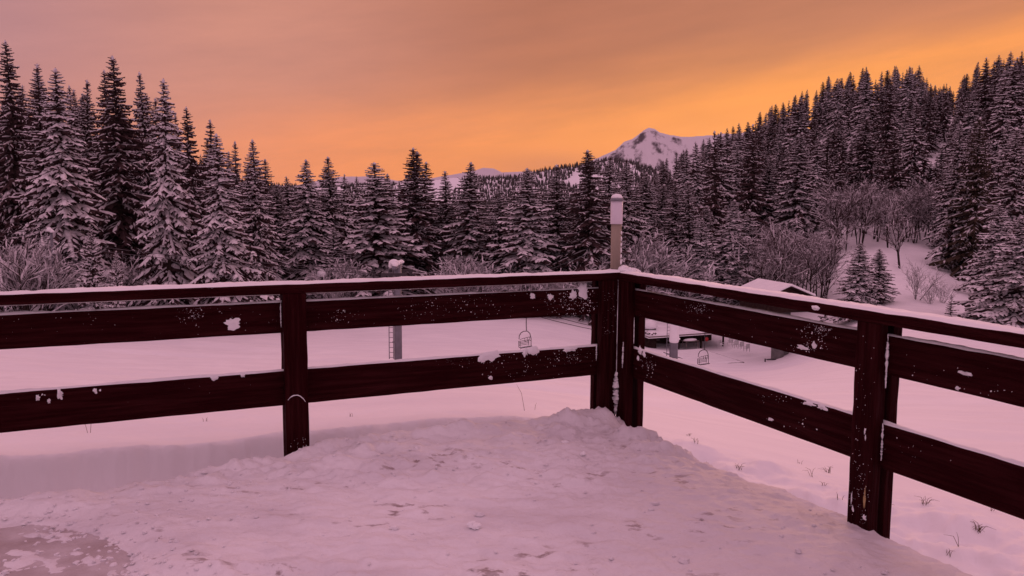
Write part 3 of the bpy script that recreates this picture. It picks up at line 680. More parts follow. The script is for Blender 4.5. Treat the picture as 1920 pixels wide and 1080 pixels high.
def tree(x, y, h, rad, var, label, group=None, cat='tree', rot=None, name='spruce_tree'):
    ms, rb, H = VAR[var]
    if var not in PROTO:
        root = link(name, None); root.empty_display_size = .5
        for nm, me in ms:
            c_ = link(nm, me, None, root)
            if nm != 'trunk': c_['kind'] = 'stuff'
        PROTO[var] = root; o = root
    else: o = copy_tree(PROTO[var])
    for k_ in ('label', 'category', 'group'):
        if k_ in o: del o[k_]
    sz = h / H; sx = rad / (rb * H * .95) if rad else sz * R.uniform(.95, 1.5)
    o.location = (x, y, gz(x, y) - .15); o.rotation_euler = (R.gauss(0, .016), R.gauss(0, .016), R.uniform(0, 6.28) if rot is None else rot)
    o.scale = (sx, sx, sz); tag(o, label, cat, group); return o
def tree_px(px, top, D, halfw, var, label, group=None, **k_):
    if 480 < px < 1245: D = D * .8 + 46
    halfw *= 1.42 if 480 < px < 1245 else 1.15
    p = P(px, top, D); g = gz(p.x, p.y) - .15
    return tree(p.x, p.y, p.z - g, halfw / F * D, var, label, group, **k_)
NEAR = [
 (14, 74, 92, 62, 'k', 'tall dark spruce at the left edge of the photo'),
 (68, 118, 88, 62, 'c', 'tall snowy spruce just inside the left edge, second from the left'),
 (106, 128, 82, 92, 'b', 'broad heavily snowed spruce behind the snow-capped lift pole at left'),
 (136, 158, 104, 42, 'a', 'thin spruce tip peeking out behind the broad snowy spruce at left'),
 (160, 150, 102, 48, 'c', 'narrow spruce between the broad snowy spruce and the tallest dark one'),
 (188, 130, 98, 50, 'k', 'dark spruce touching the left side of the tallest spruce'),
 (217, 104, 92, 80, 'k', 'tallest dark spruce in the left row with a knobbly top'),
 (271, 134, 98, 50, 'a', 'dark spruce between the tallest one and the big pale snowy one'),
 (302, 148, 80, 72, 'b', 'big pale spruce coated in snow from tip to foot, left of centre row'),
 (333, 212, 104, 34, 'n', 'slim spruce tip half hidden behind the big pale snowy spruce'),
 (352, 198, 92, 50, 'k', 'dark spruce just right of the big pale snowy spruce'),
 (393, 224, 94, 44, 'n', 'slender pointed spruce behind the wide pale spruce above the left railing post'),
 (411, 250, 78, 78, 'b', 'wide pale snowy spruce with drooping boughs left of the left railing post'),
 (440, 264, 98, 34, 'n', 'thin spruce tip right of the wide pale spruce'),
 (470, 260, 86, 58, 'a', 'dark spruce stepping down at the right end of the tall left row'),
 (494, 298, 100, 36, 'n', 'small-topped spruce at the end of the tall left row'),
 (518, 345, 90, 46, 'a', 'low spruce directly above the left railing post, between two taller rows'),
 (541, 330, 118, 34, 'i', 'little dark spruce tip behind the gap above the left railing post'),
 (573, 298, 84, 52, 'b', 'slender snowy spruce with a long spire right of the left railing post'),
 (613, 293, 90, 50, 'a', 'snowy spruce with a thin spire, second right of the left railing post'),
 (627, 425, 78, 40, 'y', 'short bushy young spruce in front of the spired pair'),
 (647, 326, 118, 32, 'i', 'far spruce tip left of the wide layered spruce'),
 (666, 330, 124, 28, 'i', 'second far spruce tip left of the wide layered spruce'),
 (706, 304, 80, 82, 'd', 'wide layered snowy spruce behind the grey lift pylon'),
 (724, 325, 98, 40, 'a', 'spruce leaning out from behind the wide layered one'),
 (749, 338, 112, 34, 'i', 'small spruce between the layered spruce and the dark twin-topped one'),
 (777, 276, 88, 60, 'k', 'tall dark spruce with a double top in the middle of the tree line'),
 (786, 284, 90, 56, 'c', 'second stem of the dark double-topped spruce in the middle'),
 (803, 303, 96, 46, 'k', 'dark spruce tight against the right of the double-topped one'),
 (843, 320, 94, 42, 'c', 'medium spruce right of the double-topped group'),
 (882, 303, 88, 60, 'a', 'pointed spruce with widely spread boughs over a frosted bush'),
 (934, 344, 86, 46, 'a', 'lower spruce with fine snowy boughs left of the plump snow-laden one'),
 (996, 314, 80, 72, 'd', 'plump spruce with thick snow cushions, left of the lamp'),
 (1048, 308, 84, 48, 'c', 'narrow snowy spruce between the plump one and the dark one by the lamp'),
 (1092, 296, 96, 40, 'k', 'dark spruce tip just left of the tall dark one by the lamp'),
 (1113, 280, 80, 66, 'k', 'tall dark spruce immediately left of the bollard lamp'),
 (1146, 290, 92, 44, 'a', 'spruce rising straight behind the bollard lamp'),
 (1171, 295, 94, 44, 'a', 'spruce just right of the bollard lamp below the snowy peak'),
 (1213, 322, 118, 44, 'a', 'spruce at the foot of the right hillside below the peak'),
 (1240, 345, 122, 42, 'c', 'spruce right of the lamp at the foot of the hillside, behind tangled bushes'),
 (1266, 335, 122, 46, 'c', 'left one of two column-like spruces right of the lamp'),
 (1293, 338, 120, 50, 'c', 'right one of two column-like spruces right of the lamp'),
 (1322, 385, 124, 52, 'a', 'snow-dusted spruce behind the short pale one above the hut'),
 (1318, 408, 117, 52, 'd', 'short pale spruce above the hut, left of the pale pair'),
 (1376, 374, 118, 58, 'b', 'left one of the pale spruce pair left of the station roof'),
 (1402, 392, 115, 66, 'd', 'right one of the pale spruce pair beside the station roof'),
 (1500, 248, 150, 54, 'a', 'large snowy spruce standing free on the lower hillside above the bare trees'),
 (1440, 292, 160, 44, 'c', 'dark spruce left of the free-standing one on the lower hillside'),
 (1470, 330, 165, 40, 'c', 'half hidden spruce at the shoulder of the free-standing one on the hillside'),
 (1630, 220, 175, 44, 'k', 'dark spruce in mid-slope above the frosted grove'),
 (1564, 360, 140, 26, 'i', 'small spruce among the bare trees on the slope'),
 (1614, 454, 92, 52, 'd', 'front one of the two free-standing small spruces in the snowfield'),
 (1648, 466, 98, 38, 'a', 'rear one of the two free-standing small spruces in the snowfield'),
 (1785, 551, 84, 15, 's', 'tiny spruce sapling on the open snow left of the big right-hand spruces'),
 (1549, 537, 98, 10, 's', 'tiny spruce sapling between the station roof and the small spruce pair'),
 (1800, 228, 124, 42, 'a', 'tall snowy spruce at the right end of the clearing'),
 (1776, 300, 136, 28, 'c', 'slim spruce at the clearing edge, left of the tall snowy one'),
 (1842, 218, 120, 52, 'k', 'tall brownish thin-needled spruce right of the clearing'),
 (1905, 238, 108, 66, 'a', 'tall spruce at the right edge of the photo, upper one'),
 (1876, 380, 88, 68, 'd', 'broad spruce with fanned boughs above the right end of the railing'),
 (1916, 405, 82, 86, 'd', 'nearest spruce at the right edge, above the handrail'),
 (170, 420, 72, 36, 'y', 'small thickly snowed young spruce above the left stretch of handrail'),
 (216, 470, 70, 24, 'y', 'very small snowy spruce beside the young one at left'),
]
placed = []
for px, top, D, hw, var, lab in NEAR:
    o = tree_px(px, top, D, hw, var, lab); placed.append((o.location.x, o.location.y))
    if 'brownish' in lab:
        for ch in o.children:
            if ch.name.startswith('crown'):
                ch.data = ch.data.copy(); ch.data.materials[0] = MAT['needle2']
def toppx(x, y, z_):
    v = Vector((x, y, z_ - EYE)); d = v.dot(fw); return 960 + F * v.dot(rt) / d, 540 - F * v.dot(up) / d
def scatter(px0, px1, rows, spacing, hfun, limit, label, group, vars_, ok=lambda px, D: True, mind=4.0):
    c = 0
    for D in rows:
        n = int((px1 - px0) / F * D / spacing)
        for i in range(n):
            px = px0 + (px1 - px0) * (i + R.uniform(.1, .9)) / n; DD = D * R.uniform(.96, 1.04)
            if not ok(px, DD): continue
            x = (px - 960) / F * DD; y = DD
            if any((x - a) ** 2 + (y - b_) ** 2 < mind ** 2 for a, b_ in placed): continue
            h = hfun(px, DD); g = gz(x, y); tp = toppx(x, y, g + h)
            lim = limit(tp[0])
            if tp[1] < lim:
                h *= max(.45, 1 - (lim - tp[1] + R.uniform(0, 14)) / max(10, (toppx(x, y, g)[1] - tp[1])))
            tree(x, y, h, None, R.choice(vars_), label(px, DD) if callable(label) else label, group); placed.append((x, y)); c += 1
    return c
lim_left = lambda px: np.interp(px, [-200, 0, 60, 120, 170, 215, 270, 300, 350, 400, 470, 520, 560], [60, 88, 130, 160, 165, 140, 150, 180, 225, 265, 300, 340, 345])
c1 = scatter(-160, 500, [100, 110, 121, 134, 150], 5.6, lambda p, d: R.uniform(21, 29), lim_left, 'snow-dusted spruce in the dense dark stand behind the front row at left', 'spruces behind the left row', 'kacij')
lim_mid = lambda px: np.interp(px, [480, 560, 700, 900, 1100, 1200], [335, 348, 345, 362, 345, 340])
c2 = scatter(500, 1200, [124, 136, 152], 6.4, lambda p, d: R.uniform(14, 20), lim_mid, 'shorter spruce in the stand behind the middle tree line', 'spruces behind the middle row', 'kaij')
skyl = [(1180, 335), (1250, 288), (1290, 262), (1330, 248), (1390, 222), (1440, 196), (1480, 170), (1520, 160), (1560, 133), (1600, 128), (1640, 117), (1690, 116), (1725, 116), (1745, 155), (1800, 150), (1830, 110), (1860, 95), (1895, 84), (1920, 92), (2100, 60)]
lim_r = lambda px: np.interp(px, [a for a, b_ in skyl], [b_ for a, b_ in skyl]) + 2
def ok_r(px, D):
    if 1420 < px < 1765 and D < 152: return False
    if 1560 < px < 1765 and D < 172: return R.random() < .6
    if 1765 <= px < 1850 and D < 118: return False
    if px < 1420 and D < 124: return False
    return True
c3 = scatter(1190, 1990, [122, 134, 147, 160, 174, 189, 205, 221, 237, 252, 267, 284, 304], 9.4, lambda p, d: R.uniform(16, 26), lim_r, lambda px, D: 'snow-dusted spruce ' + ('on the crest' if D > 240 else 'high up' if D > 195 else 'half way up' if D > 155 else 'near the foot') + (' the right hillside, ' if 155 < D <= 195 else ' on the right hillside, ' if D <= 240 and D > 195 else ' of the right hillside, ') + ('close to the lamp' if px < 1330 else 'above the hut and station' if px < 1560 else 'above the frosted grove' if px < 1770 else 'towards the right edge'), 'spruces on the right hillside', 'hijhik', ok_r, mind=4.2)
print('TREES', len(NEAR), c1, c2, c3)

def joined_forest(name, spots, label, vs='qr'):
    src = []
    for v_ in vs:
        ms, rb, H = VAR[v_]
        for nm, me in ms:
            co = np.zeros(len(me.vertices) * 3, np.float32); me.vertices.foreach_get('co', co); ls = np.zeros(len(me.loops), np.int32); me.loops.foreach_get('vertex_index', ls)
            lt = np.zeros(len(me.polygons), np.int32); me.polygons.foreach_get('loop_total', lt); src.append((v_, {'trunk': 0, 'crown': 0, 'snow_cover': 1}[nm], co.reshape(-1, 3), ls, lt))
    V, Lp, Lt, Mi = [], [], [], []; off = 0
    for (x, y, z_, h) in spots:
        v_ = R.choice(vs); a = R.uniform(0, 6.28); sz = h / 20; sx = sz * R.uniform(1.0, 1.35); ca, sa = math.cos(a) * sx, math.sin(a) * sx
        for (vv, mi, co, ls, lt) in src:
            if vv != v_: continue
            c = np.empty_like(co); c[:, 0] = x + co[:, 0] * ca - co[:, 1] * sa; c[:, 1] = y + co[:, 0] * sa + co[:, 1] * ca; c[:, 2] = z_ + co[:, 2] * sz
            V.append(c); Lp.append(ls + off); Lt.append(lt); Mi.append(np.full(len(lt), mi, np.int32)); off += len(co)
    V = np.concatenate(V); Lp = np.concatenate(Lp); Lt = np.concatenate(Lt); Mi = np.concatenate(Mi)
    me = bpy.data.meshes.new(name); me.vertices.add(len(V)); me.vertices.foreach_set('co', V.ravel()); me.loops.add(len(Lp)); me.loops.foreach_set('vertex_index', Lp)
    me.polygons.add(len(Lt)); me.polygons.foreach_set('loop_start', np.concatenate([[0], np.cumsum(Lt)[:-1]]).astype(np.int32)); me.polygons.foreach_set('material_index', Mi); me.update()
    me.materials.append(MAT['needle']); me.materials.append(MAT['tsnow'])
    o = link(name, me); tag(o, label, 'forest', None, 'stuff'); return o
sp = []
for _ in range(4000):
    px = R.uniform(1190, 2000); D = R.uniform(125, 318); x = (px - 960) / F * D
    if 1400 < px < 1775 and D < 160: continue
    if any((x - a) ** 2 + (D - b_) ** 2 < 9 for a, b_ in placed): continue
    h = R.uniform(9, 15); g = gz(x, D)
    if toppx(x, D, g + h)[1] < lim_r(px) + 2: h *= .7
    if toppx(x, D, g + h)[1] < lim_r(px) + 0: continue
    sp.append((x, D, g - .3, h)); placed.append((x, D))
    if len(sp) >= 460: break
joined_forest('hillside_undergrowth', sp, 'mass of lower dark spruces filling the gaps on the right hillside')
sp = []
for _ in range(1500):
    px = R.uniform(-250, 1230); D = R.uniform(150, 420); x = (px - 960) / F * D
    if any((x - a) ** 2 + (D - b_) ** 2 < 12 for a, b_ in placed): continue
    g = gz(x, D); h = R.uniform(13, 19); lm = lim_left(px) + 25 if px < 500 else lim_mid(px) + 6
    if toppx(x, D, g + h)[1] < lm: continue
    sp.append((x, D, g - .3, h)); placed.append((x, D))
    if len(sp) >= 300: break
joined_forest('background_spruces', sp, 'mass of spruces on the valley side seen through gaps in the left and middle tree rows')
# distant forests, one object each
def far_forest(name, pts, hgt, label):
    b = MB()
    for (x, y, z_) in pts:
        h = hgt * R.uniform(.7, 1.15); w = h * .17 * R.uniform(.8, 1.3); a0 = R.random() * 6
        for (za, zb, wa) in ((.05, .6, 1.0), (.35, .82, .7), (.62, 1.0, .42)):
            c = len(b.v); b.v.append((x, y, z_ + h * zb))
            for k_ in range(5):
                a = a0 + k_ * 1.2566 + za; q = w * wa * R.uniform(.7, 1.25); b.v.append((x + q * math.cos(a), y + q * math.sin(a), z_ + h * (za - R.uniform(0, .06))))
            for k_ in range(5): b.f.append((c, c + 1 + k_, c + 1 + (k_ + 1) % 5))
    return b.build(name, MAT['farforest'], None, label=label, cat='forest', kind='stuff')
MAT['farforest'] = mat('distant_spruces', (.035, .032, .032), .9, .1, (.16, .15, .16), .15, lo=.48, hi=.75)
pts = []
rows_, cols_ = RX.shape
pxs = np.linspace(380, 1500, cols_)
msk = fbm(RX / 160, RY / 110, 77, 4)
for _ in range(34000):
    i = R.randrange(int(rows_ * .02), int(rows_ * .56)); j = R.randrange(0, cols_ - 1)
    if pxs[j] > 1300: continue
    t_ = i / rows_ * 2 - 1
    dens = 1.0 if t_ < -.30 else (.9 if msk[i, j] > .02 or (t_ > -.08 and msk[i, j] > -.12) else .015)
    if 740 < pxs[j] < 850 and t_ > -.38: dens *= .03
    if R.random() < dens:
        fx_, fy_ = R.random(), R.random(); i2 = min(i + 1, rows_ - 1)
        pts.append((RX[i, j] * (1 - fx_) + RX[i, j + 1] * fx_, RY[i, j] * (1 - fy_) + RY[i2, j] * fy_, RZ[i, j] * (1 - fy_) + RZ[i2, j] * fy_ - 1))
far_forest('distant_forest', pts, 14, 'dark forest with snowy clearings on the far ridge below the peak')
pts = []
for _ in range(2600):
    px = R.uniform(200, 1200); D = R.uniform(330, 900); x = (px - 960) / F * D; pts.append((x, D, 0))
gzz = ground(np.array([p[0] for p in pts]), np.array([p[1] for p in pts])) if pts else []
pts = [(p[0], p[1], float(q)) for p, q in zip(pts, gzz)]
far_forest('valley_forest', pts, 15, 'far-off mass of spruces filling the valley behind the middle tree line')

# ------------------------------------------------------------------ bare trees and bushes
def bare_meshes(seed, H, stems, spread, depth, kids, snowy, frac=.30, dens=1.0, rt0=.012):
    r = random.Random(seed); tr = MB(); tw_ = MB(); sn = MB()
    def grow(p, d, L, rad, lv):
        n = 3 if lv < 2 else 2; pts_ = [p]; q = p; dd = d.copy()
        for i in range(n):
            dd = (dd + Vector((r.uniform(-.18, .18), r.uniform(-.18, .18), r.uniform(-.02, .16)))).normalized(); q = q + dd * L / n; pts_.append(q)
        if lv < 2: tr.tube(pts_, [rad * (1 - .5 * i / n) for i in range(n + 1)], 5 if lv == 0 else 4, cap=False)
        else: tw_.tube(pts_, [rad * (1 - .55 * i / n) for i in range(n + 1)], 3, cap=False)
        if lv >= 1 and r.random() < snowy * .6:
            for a, c in zip(pts_[:-1], pts_[1:]):
                w = max(rad * 1.7, .018) * r.uniform(.7, 1.9); e_ = (c - a); s_ = e_.cross(Vector((0, 0, 1)))
                if s_.length < 1e-4: continue
                s_ = s_.normalized() * w; u_ = Vector((0, 0, rad + w * .6)); k0 = len(sn.v)
                sn.v += [tuple(a + s_), tuple(a + u_), tuple(a - s_), tuple(c + s_), tuple(c + u_), tuple(c - s_)]
                sn.f += [(k0, k0 + 1, k0 + 4, k0 + 3), (k0 + 1, k0 + 2, k0 + 5, k0 + 4)]
        if lv >= depth: return
        for k_ in range(kids[lv]):
            t_ = .25 + .75 * (k_ + r.random()) / kids[lv] if lv else frac + (1 - frac) * (k_ + r.random() * .8) / kids[lv]
            t_ = min(t_, 1.0); ii = min(int(t_ * n), n - 1); base_ = pts_[ii].lerp(pts_[ii + 1], t_ * n - ii)
            a = r.uniform(0, 6.28); ax = Vector((math.cos(a), math.sin(a), 0)); side_ = (ax - dd * ax.dot(dd)).normalized()
            nd = (dd * r.uniform(.55, 1.1) + side_ * r.uniform(.45, .95)).normalized()
            grow(base_, nd, L * r.uniform(.38, .62) * (1.15 - .4 * t_ if lv == 0 else 1), rad * .5, lv + 1)
    for s_ in range(stems):
        a = r.uniform(0, 6.28); sp_ = r.uniform(0, spread)
        grow(Vector((math.cos(a) * sp_ * H * .12, math.sin(a) * sp_ * H * .12, -.1)), Vector((math.cos(a) * sp_, math.sin(a) * sp_, 1)).normalized(), H * r.uniform(.62, .85), H * rt0 * r.uniform(.7, 1.2), 0)
    out = []
    for nm, b, mt in (('trunk', tr, 'bark'), ('twigs', tw_, 'frost'), ('snow_cover', sn, 'tsnow')):
        if b.v: me = b.mesh(nm); me.materials.append(MAT[mt]); out.append((nm, me))
    return out
BV = {
 't1': (bare_meshes(21, 9, 1, .1, 4, (9, 5, 4, 3), .35), 9), 't2': (bare_meshes(22, 9, 2, .25, 4, (8, 5, 4, 3), .35), 9), 't3': (bare_meshes(23, 8, 3, .35, 4, (7, 4, 4, 3), .45), 8),
 'b1': (bare_meshes(24, 4, 9, .8, 3, (7, 5, 4), .85, .15, rt0=.010), 4), 'b2': (bare_meshes(25, 4, 12, 1.0, 3, (6, 5, 4), .95, .12, rt0=.010), 4), 'b3': (bare_meshes(26, 3, 8, .7, 3, (6, 4, 3), .4, .15, rt0=.007), 3),
}
BP = {}
def bare(px, base_, D, hpx, var, label, group=None, name='bare_tree', cat='tree', wide=1.0):
    p = P(px, base_, D); x, y = p.x, p.y
    if var not in BP:
        root = link(name, None)
        for nm, me in BV[var][0]:
            c_ = link(nm, me, None, root)
            if nm != 'trunk': c_['kind'] = 'stuff'
        BP[var] = root; o = root
    else: o = copy_tree(BP[var])
    for k_ in ('label', 'category', 'group'):
        if k_ in o: del o[k_]
    o.name = name
    h = P(px, base_ - hpx, D).z - gz(x, y); s_ = h / BV[var][1] * (.82 if var[0] == 'b' else 1.05)
    o.location = (x, y, gz(x, y) - .05); o.rotation_euler = (0, 0, R.uniform(0, 6.28)); o.scale = (s_ * wide, s_ * wide, s_); tag(o, label, cat, group); return o
for i in range(24):
    bare(1425 + i * 5.7 + R.uniform(-4, 4), 545, R.uniform(106, 124), R.uniform(80, 112), R.choice(('t1', 't2', 't3')), 'slim leafless frosted tree in the grove behind the station roof', 'bare trees behind the station roof')
for i in range(44):
    bare(1565 + i * 4.4 + R.uniform(-5, 5), 462, R.uniform(134, 156), R.uniform(75, 112), R.choice(('t1', 't2', 't1', 't3')), 'slim leafless frosted tree in the grove above the clearing', 'bare trees above the clearing')
for i in range(15):
    bare(1540 + R.uniform(0, 240), 420, R.uniform(152, 190), R.uniform(50, 85), R.choice(('t1', 't2', 't3')), 'leafless frosted tree among the spruces in mid-slope', 'bare trees in mid-slope')
bare(1688, 487, 118, 95, 't2', 'leafless tree with several thin stems at the edge of the clearing')
bare(1718, 543, 100, 72, 'b3', 'rounded leafless bush alone on the open snow', name='bare_bush', cat='bush')
bare(1768, 540, 100, 26, 'b3', 'low leafless bush right of the rounded one', name='bare_bush', cat='bush')
bare(1745, 545, 98, 22, 'b3', 'tiny twiggy bush between the two leafless bushes', name='bare_bush', cat='bush')
bs = [(15, 545, 76, 110, 'b1'), (48, 545, 72, 135, 'b2'), (85, 545, 78, 125, 'b1'), (125, 545, 82, 110, 'b2'), (235, 545, 82, 85, 'b2'), (262, 545, 84, 60, 'b1'), (205, 545, 88, 90, 'b1'), (-20, 550, 74, 130, 'b2'), (305, 545, 86, 30, 'b2'), (150, 545, 76, 45, 'b2')]
for i, (px, py, D, hp, v) in enumerate(bs):
    bare(px, py, D, hp, v, ['tangled snow-covered bush at left, just left of the snow-capped lift pole', 'tall tangled bush at the far left below the dark edge spruce', 'snow-covered bush directly behind the snow-capped lift pole', 'snow-covered bush between the lift pole and the small young spruce', 'snow-covered bush right of the small young spruce at left', 'low bush at the left foot of the big pale snowy spruce', 'bush behind the small young spruce, in front of the tallest dark spruce', 'tangled bush cut by the left edge of the photo', 'very low bush at the foot of the big pale snowy spruce', 'low bush half hidden by the small young spruce at left'][i], 'snowy bushes under the left trees', name='snowy_bush', cat='bush', wide=1.2)
for i, (px, py, D, hp, v, lab) in enumerate([(640, 540, 104, 75, 'b2', 'snow-covered bush under the young spruce right of the left post'), (850, 545, 106, 90, 'b1', 'frosted bush below the pointed spruce, left half of the thicket'), (882, 545, 104, 85, 'b2', 'frosted bush below the pointed spruce, right half of the thicket'),
        (975, 545, 104, 55, 'b1', 'low frosted bush at the foot of the plump spruce'), (1030, 545, 106, 60, 'b2', 'low frosted bush between the plump spruce and the dark one'), (1190, 545, 114, 130, 'b2', 'tall tangled bush immediately right of the lamp'), (1215, 545, 117, 140, 'b1', 'tallest tangled bush right of the lamp'),
        (1250, 545, 114, 100, 'b2', 'tangled bush below the column-like spruces'), (1130, 545, 108, 100, 'b2', 'rounded snowy bush just left of the lamp'), (1160, 545, 112, 120, 'b1', 'snowy bush straight behind the lamp shaft')]):
    bare(px, py, D, hp, v, lab, name='snowy_bush', cat='bush', wide=1.25)

# ------------------------------------------------------------------ ski lift
def pylon(px, top, D, label, width, head='arm', ladder=True, snowtop=False):
    p = P(px, top, D); g = gz(p.x, p.y); h = p.z - g
    root = empty('lift_pylon', (p.x, p.y, g), 0, label=label, cat='pylon')
    rad = width / F * D / 2
    MB().tube([(0, 0, -.3), (0, 0, h)], [rad * 1.05, rad], 20).build('tube', MAT['steel'], root, True)
    if ladder:
        b = MB()
        for sx in (-1, 1): b.tube([(-rad - .16 + sx * .13, -.1, .5), (-rad - .16 + sx * .13, -.1, h - .2)], .028, 5)
        zz = .6
        while zz < h - .3: b.tube([(-rad - .29, -.1, zz), (-rad - .03, -.1, zz)], .018, 4); zz += .3
        for zz in (1.5, h * .5, h - 1): b.box((-rad - .1, -.12, zz), (-rad + .05, -.06, zz + .06))
        b.build('ladder', MAT['steel'], root)
    if head == 'arm':
        MB().box((-.13, -1.4, h - .3), (.13, 1.4, h - .1)).build('crossarm', MAT['steel'], root, bevel=.02)
        for s_ in (-1, 1):
            hb_ = MB().box((-.75, s_ * 1.35 - .05, h - .68), (.75, s_ * 1.35 + .05, h - .52)); hb_.build('sheave_beam', MAT['dark'], root)
            for q in range(4):
                MB().tube([(-.6 + q * .4, s_ * 1.35 - .07, h - .74), (-.6 + q * .4, s_ * 1.35 + .07, h - .74)], .13, 12).build('sheave', MAT['dark'], root)
        b = MB()
        for q in range(6): b.blob((R.uniform(-.08, .08), -1.2 + q * .5, h - .08), (.16, .3, .16), n=8, m=5)
        b.build('snow_cap', MAT['snow'], root, True, kind='stuff')
    return root, h, rad, Vector((p.x, p.y, g))
py1, h1, r1, q1 = pylon(745, 492, 47, 'grey tubular lift pylon with ladder and snow hood behind the middle of the left railing', 14.5)
b = MB(); b.blob((-.16, -.3, h1 + .0), (.30, .32, .22), n=10, m=7, sq=.15); b.blob((-.36, -.3, h1 - .18), (.12, .2, .28), n=8, m=6); b.build('snow_hood', MAT['snow'], py1, True, kind='stuff')
b = MB(); zp = h1 - 1.45
b.box((-2.0, -.9, zp), (-r1 - .35, .1, zp + .06)); b.build('work_platform', MAT['steel'], py1)
b = MB()
for q in range(5): b.tube([(-2.0 + q * .33, -.88, zp), (-2.0 + q * .33, -.88, zp + .42)], .02, 4)
b.tube([(-2.0, -.88, zp + .42), (-.68, -.88, zp + .42)], .022, 4); b.build('platform_rail', MAT['dark'], py1, kind='stuff')
b = MB()
for q in range(6): b.blob((-1.9 + q * .27, -.4, zp + .08), (.22, .4, .12), n=8, m=5)
b.build('snow_cap', MAT['snow'], py1, True, kind='stuff')
py2, h2, r2, q2 = pylon(1266, 560, 68, 'snow-plastered lift pylon with ladder in front of the dark hut', 15)
b = MB()
zlo = P(1266, 641, 68).z - q2.z
b.tube([(-.02, -.08, zlo), (-.02, -.09, zlo + .1), (-.02, -.08, h2 * .97)], [r2 * 1.1, r2 * 1.22, r2 * 1.16], 18); b.blob((.16, -.3, zlo + .3), (.28, .2, .3), n=9, m=6)
b.build('snow_coat', MAT['snow'], py2, True)
py3, h3, r3, q3 = pylon(96, 432, 74, 'thin dark lift pole capped with lumps of snow in front of the left bushes', 5, head='none', ladder=False)
b = MB()
for (dx, dz_, rx_, rz_) in ((-.1, 0, .28, .30), (.15, -.12, .22, .22), (.38, -2.1, .34, .28), (.55, -2.45, .2, .32), (-.55, -2.5, .26, .24), (-.2, -2.65, .16, .34), (.45, -3.75, .52, .42), (-.05, -3.95, .22, .32), (.2, -3.85, .4, .35)):
    b.blob((dx, -.15, h3 + dz_), (rx_, rx_ * .8, rz_), n=9, m=6, sq=.15)
b.build('snow_cap', MAT['snow'], py3, True, kind='stuff')
MB().box((-.75, -.06, h3 - 2.72), (.72, .06, h3 - 2.6)).box((-.1, -.06, h3 - 4.15), (.8, .06, h3 - 4.05)).build('arm', MAT['dark'], py3)
def snow_post(px, top, D, label):
    p = P(px, top, D); g = gz(p.x, p.y); h = p.z - g
    root = empty('marker_post', (p.x, p.y, g), label=label, cat='post')
    MB().tube([(0, 0, -.2), (0, 0, h - .2)], .12, 8).build('post', MAT['dark'], root)
    b_ = MB(); b_.blob((0, 0, h - .3), (.68, .6, .72), n=9, m=6, sq=.2); b_.build('snow_cap', MAT['snow'], root, True, kind='stuff')
snow_post(369, 523, 98, 'short post with round snow cap above the left handrail under the wide pale spruce')
snow_post(603, 511, 104, 'short post with a leaning snow cap showing above the handrail right of the left post')

def cable(name, pts_, rad, label, cat='cable', sag=.6, n=18, group=None):
    path = []
    for a, c in zip(pts_[:-1], pts_[1:]):
        a = Vector(a); c = Vector(c)
        for i in range(n): t_ = i / n; p = a.lerp(c, t_); p.z -= sag * 4 * t_ * (1 - t_); path.append(p)
    path.append(Vector(pts_[-1])); b_ = MB().tube(path, rad, 5); return b_.build(name, MAT['dark'], None, label=label, cat=cat, group=group)
top1 = q1 + Vector((0, 0, h1)); top2 = q2 + Vector((0, 0, h2)); stn = P(1440, 592, 84)
for s_, lab in ((-1, 'haul cable of the chairlift on the near side of the pylons, carrying the chairs'), (1, 'haul cable of the chairlift on the far side of the pylons')):
    offs = Vector((0, s_ * 1.35, -.62)); left = P(-160, 405, 84) + Vector((0, s_ * 1.35, 0))
    cable('haul_cable', [left, top1 + offs, top2 + offs, stn + Vector((0, s_ * 1.35, 0))], .022, lab, sag=.9)
for i, (ya, yb, lab) in enumerate(((409, 428, 'upper thin dark wire crossing the snowy bank at the far left'), (424, 446, 'lower thin dark wire crossing the snowy bank at the far left'))):
    cable('wire', [P(-60, ya - 5, 72), P(60, ya + 11, 73), P(96, yb, 74)], .025, lab, sag=.15)
for i, (y0_, y1_, lab) in enumerate(((575, 612, 'upper of two thin wires crossing the snow left of the railing corner'), (585, 618, 'lower of two thin wires crossing the snow left of the railing corner'))):
    cable('wire', [P(980, y0_, 84), P(1113, y1_, 88), P(1195, y1_ + 22, 93)], .035, lab, sag=.1)

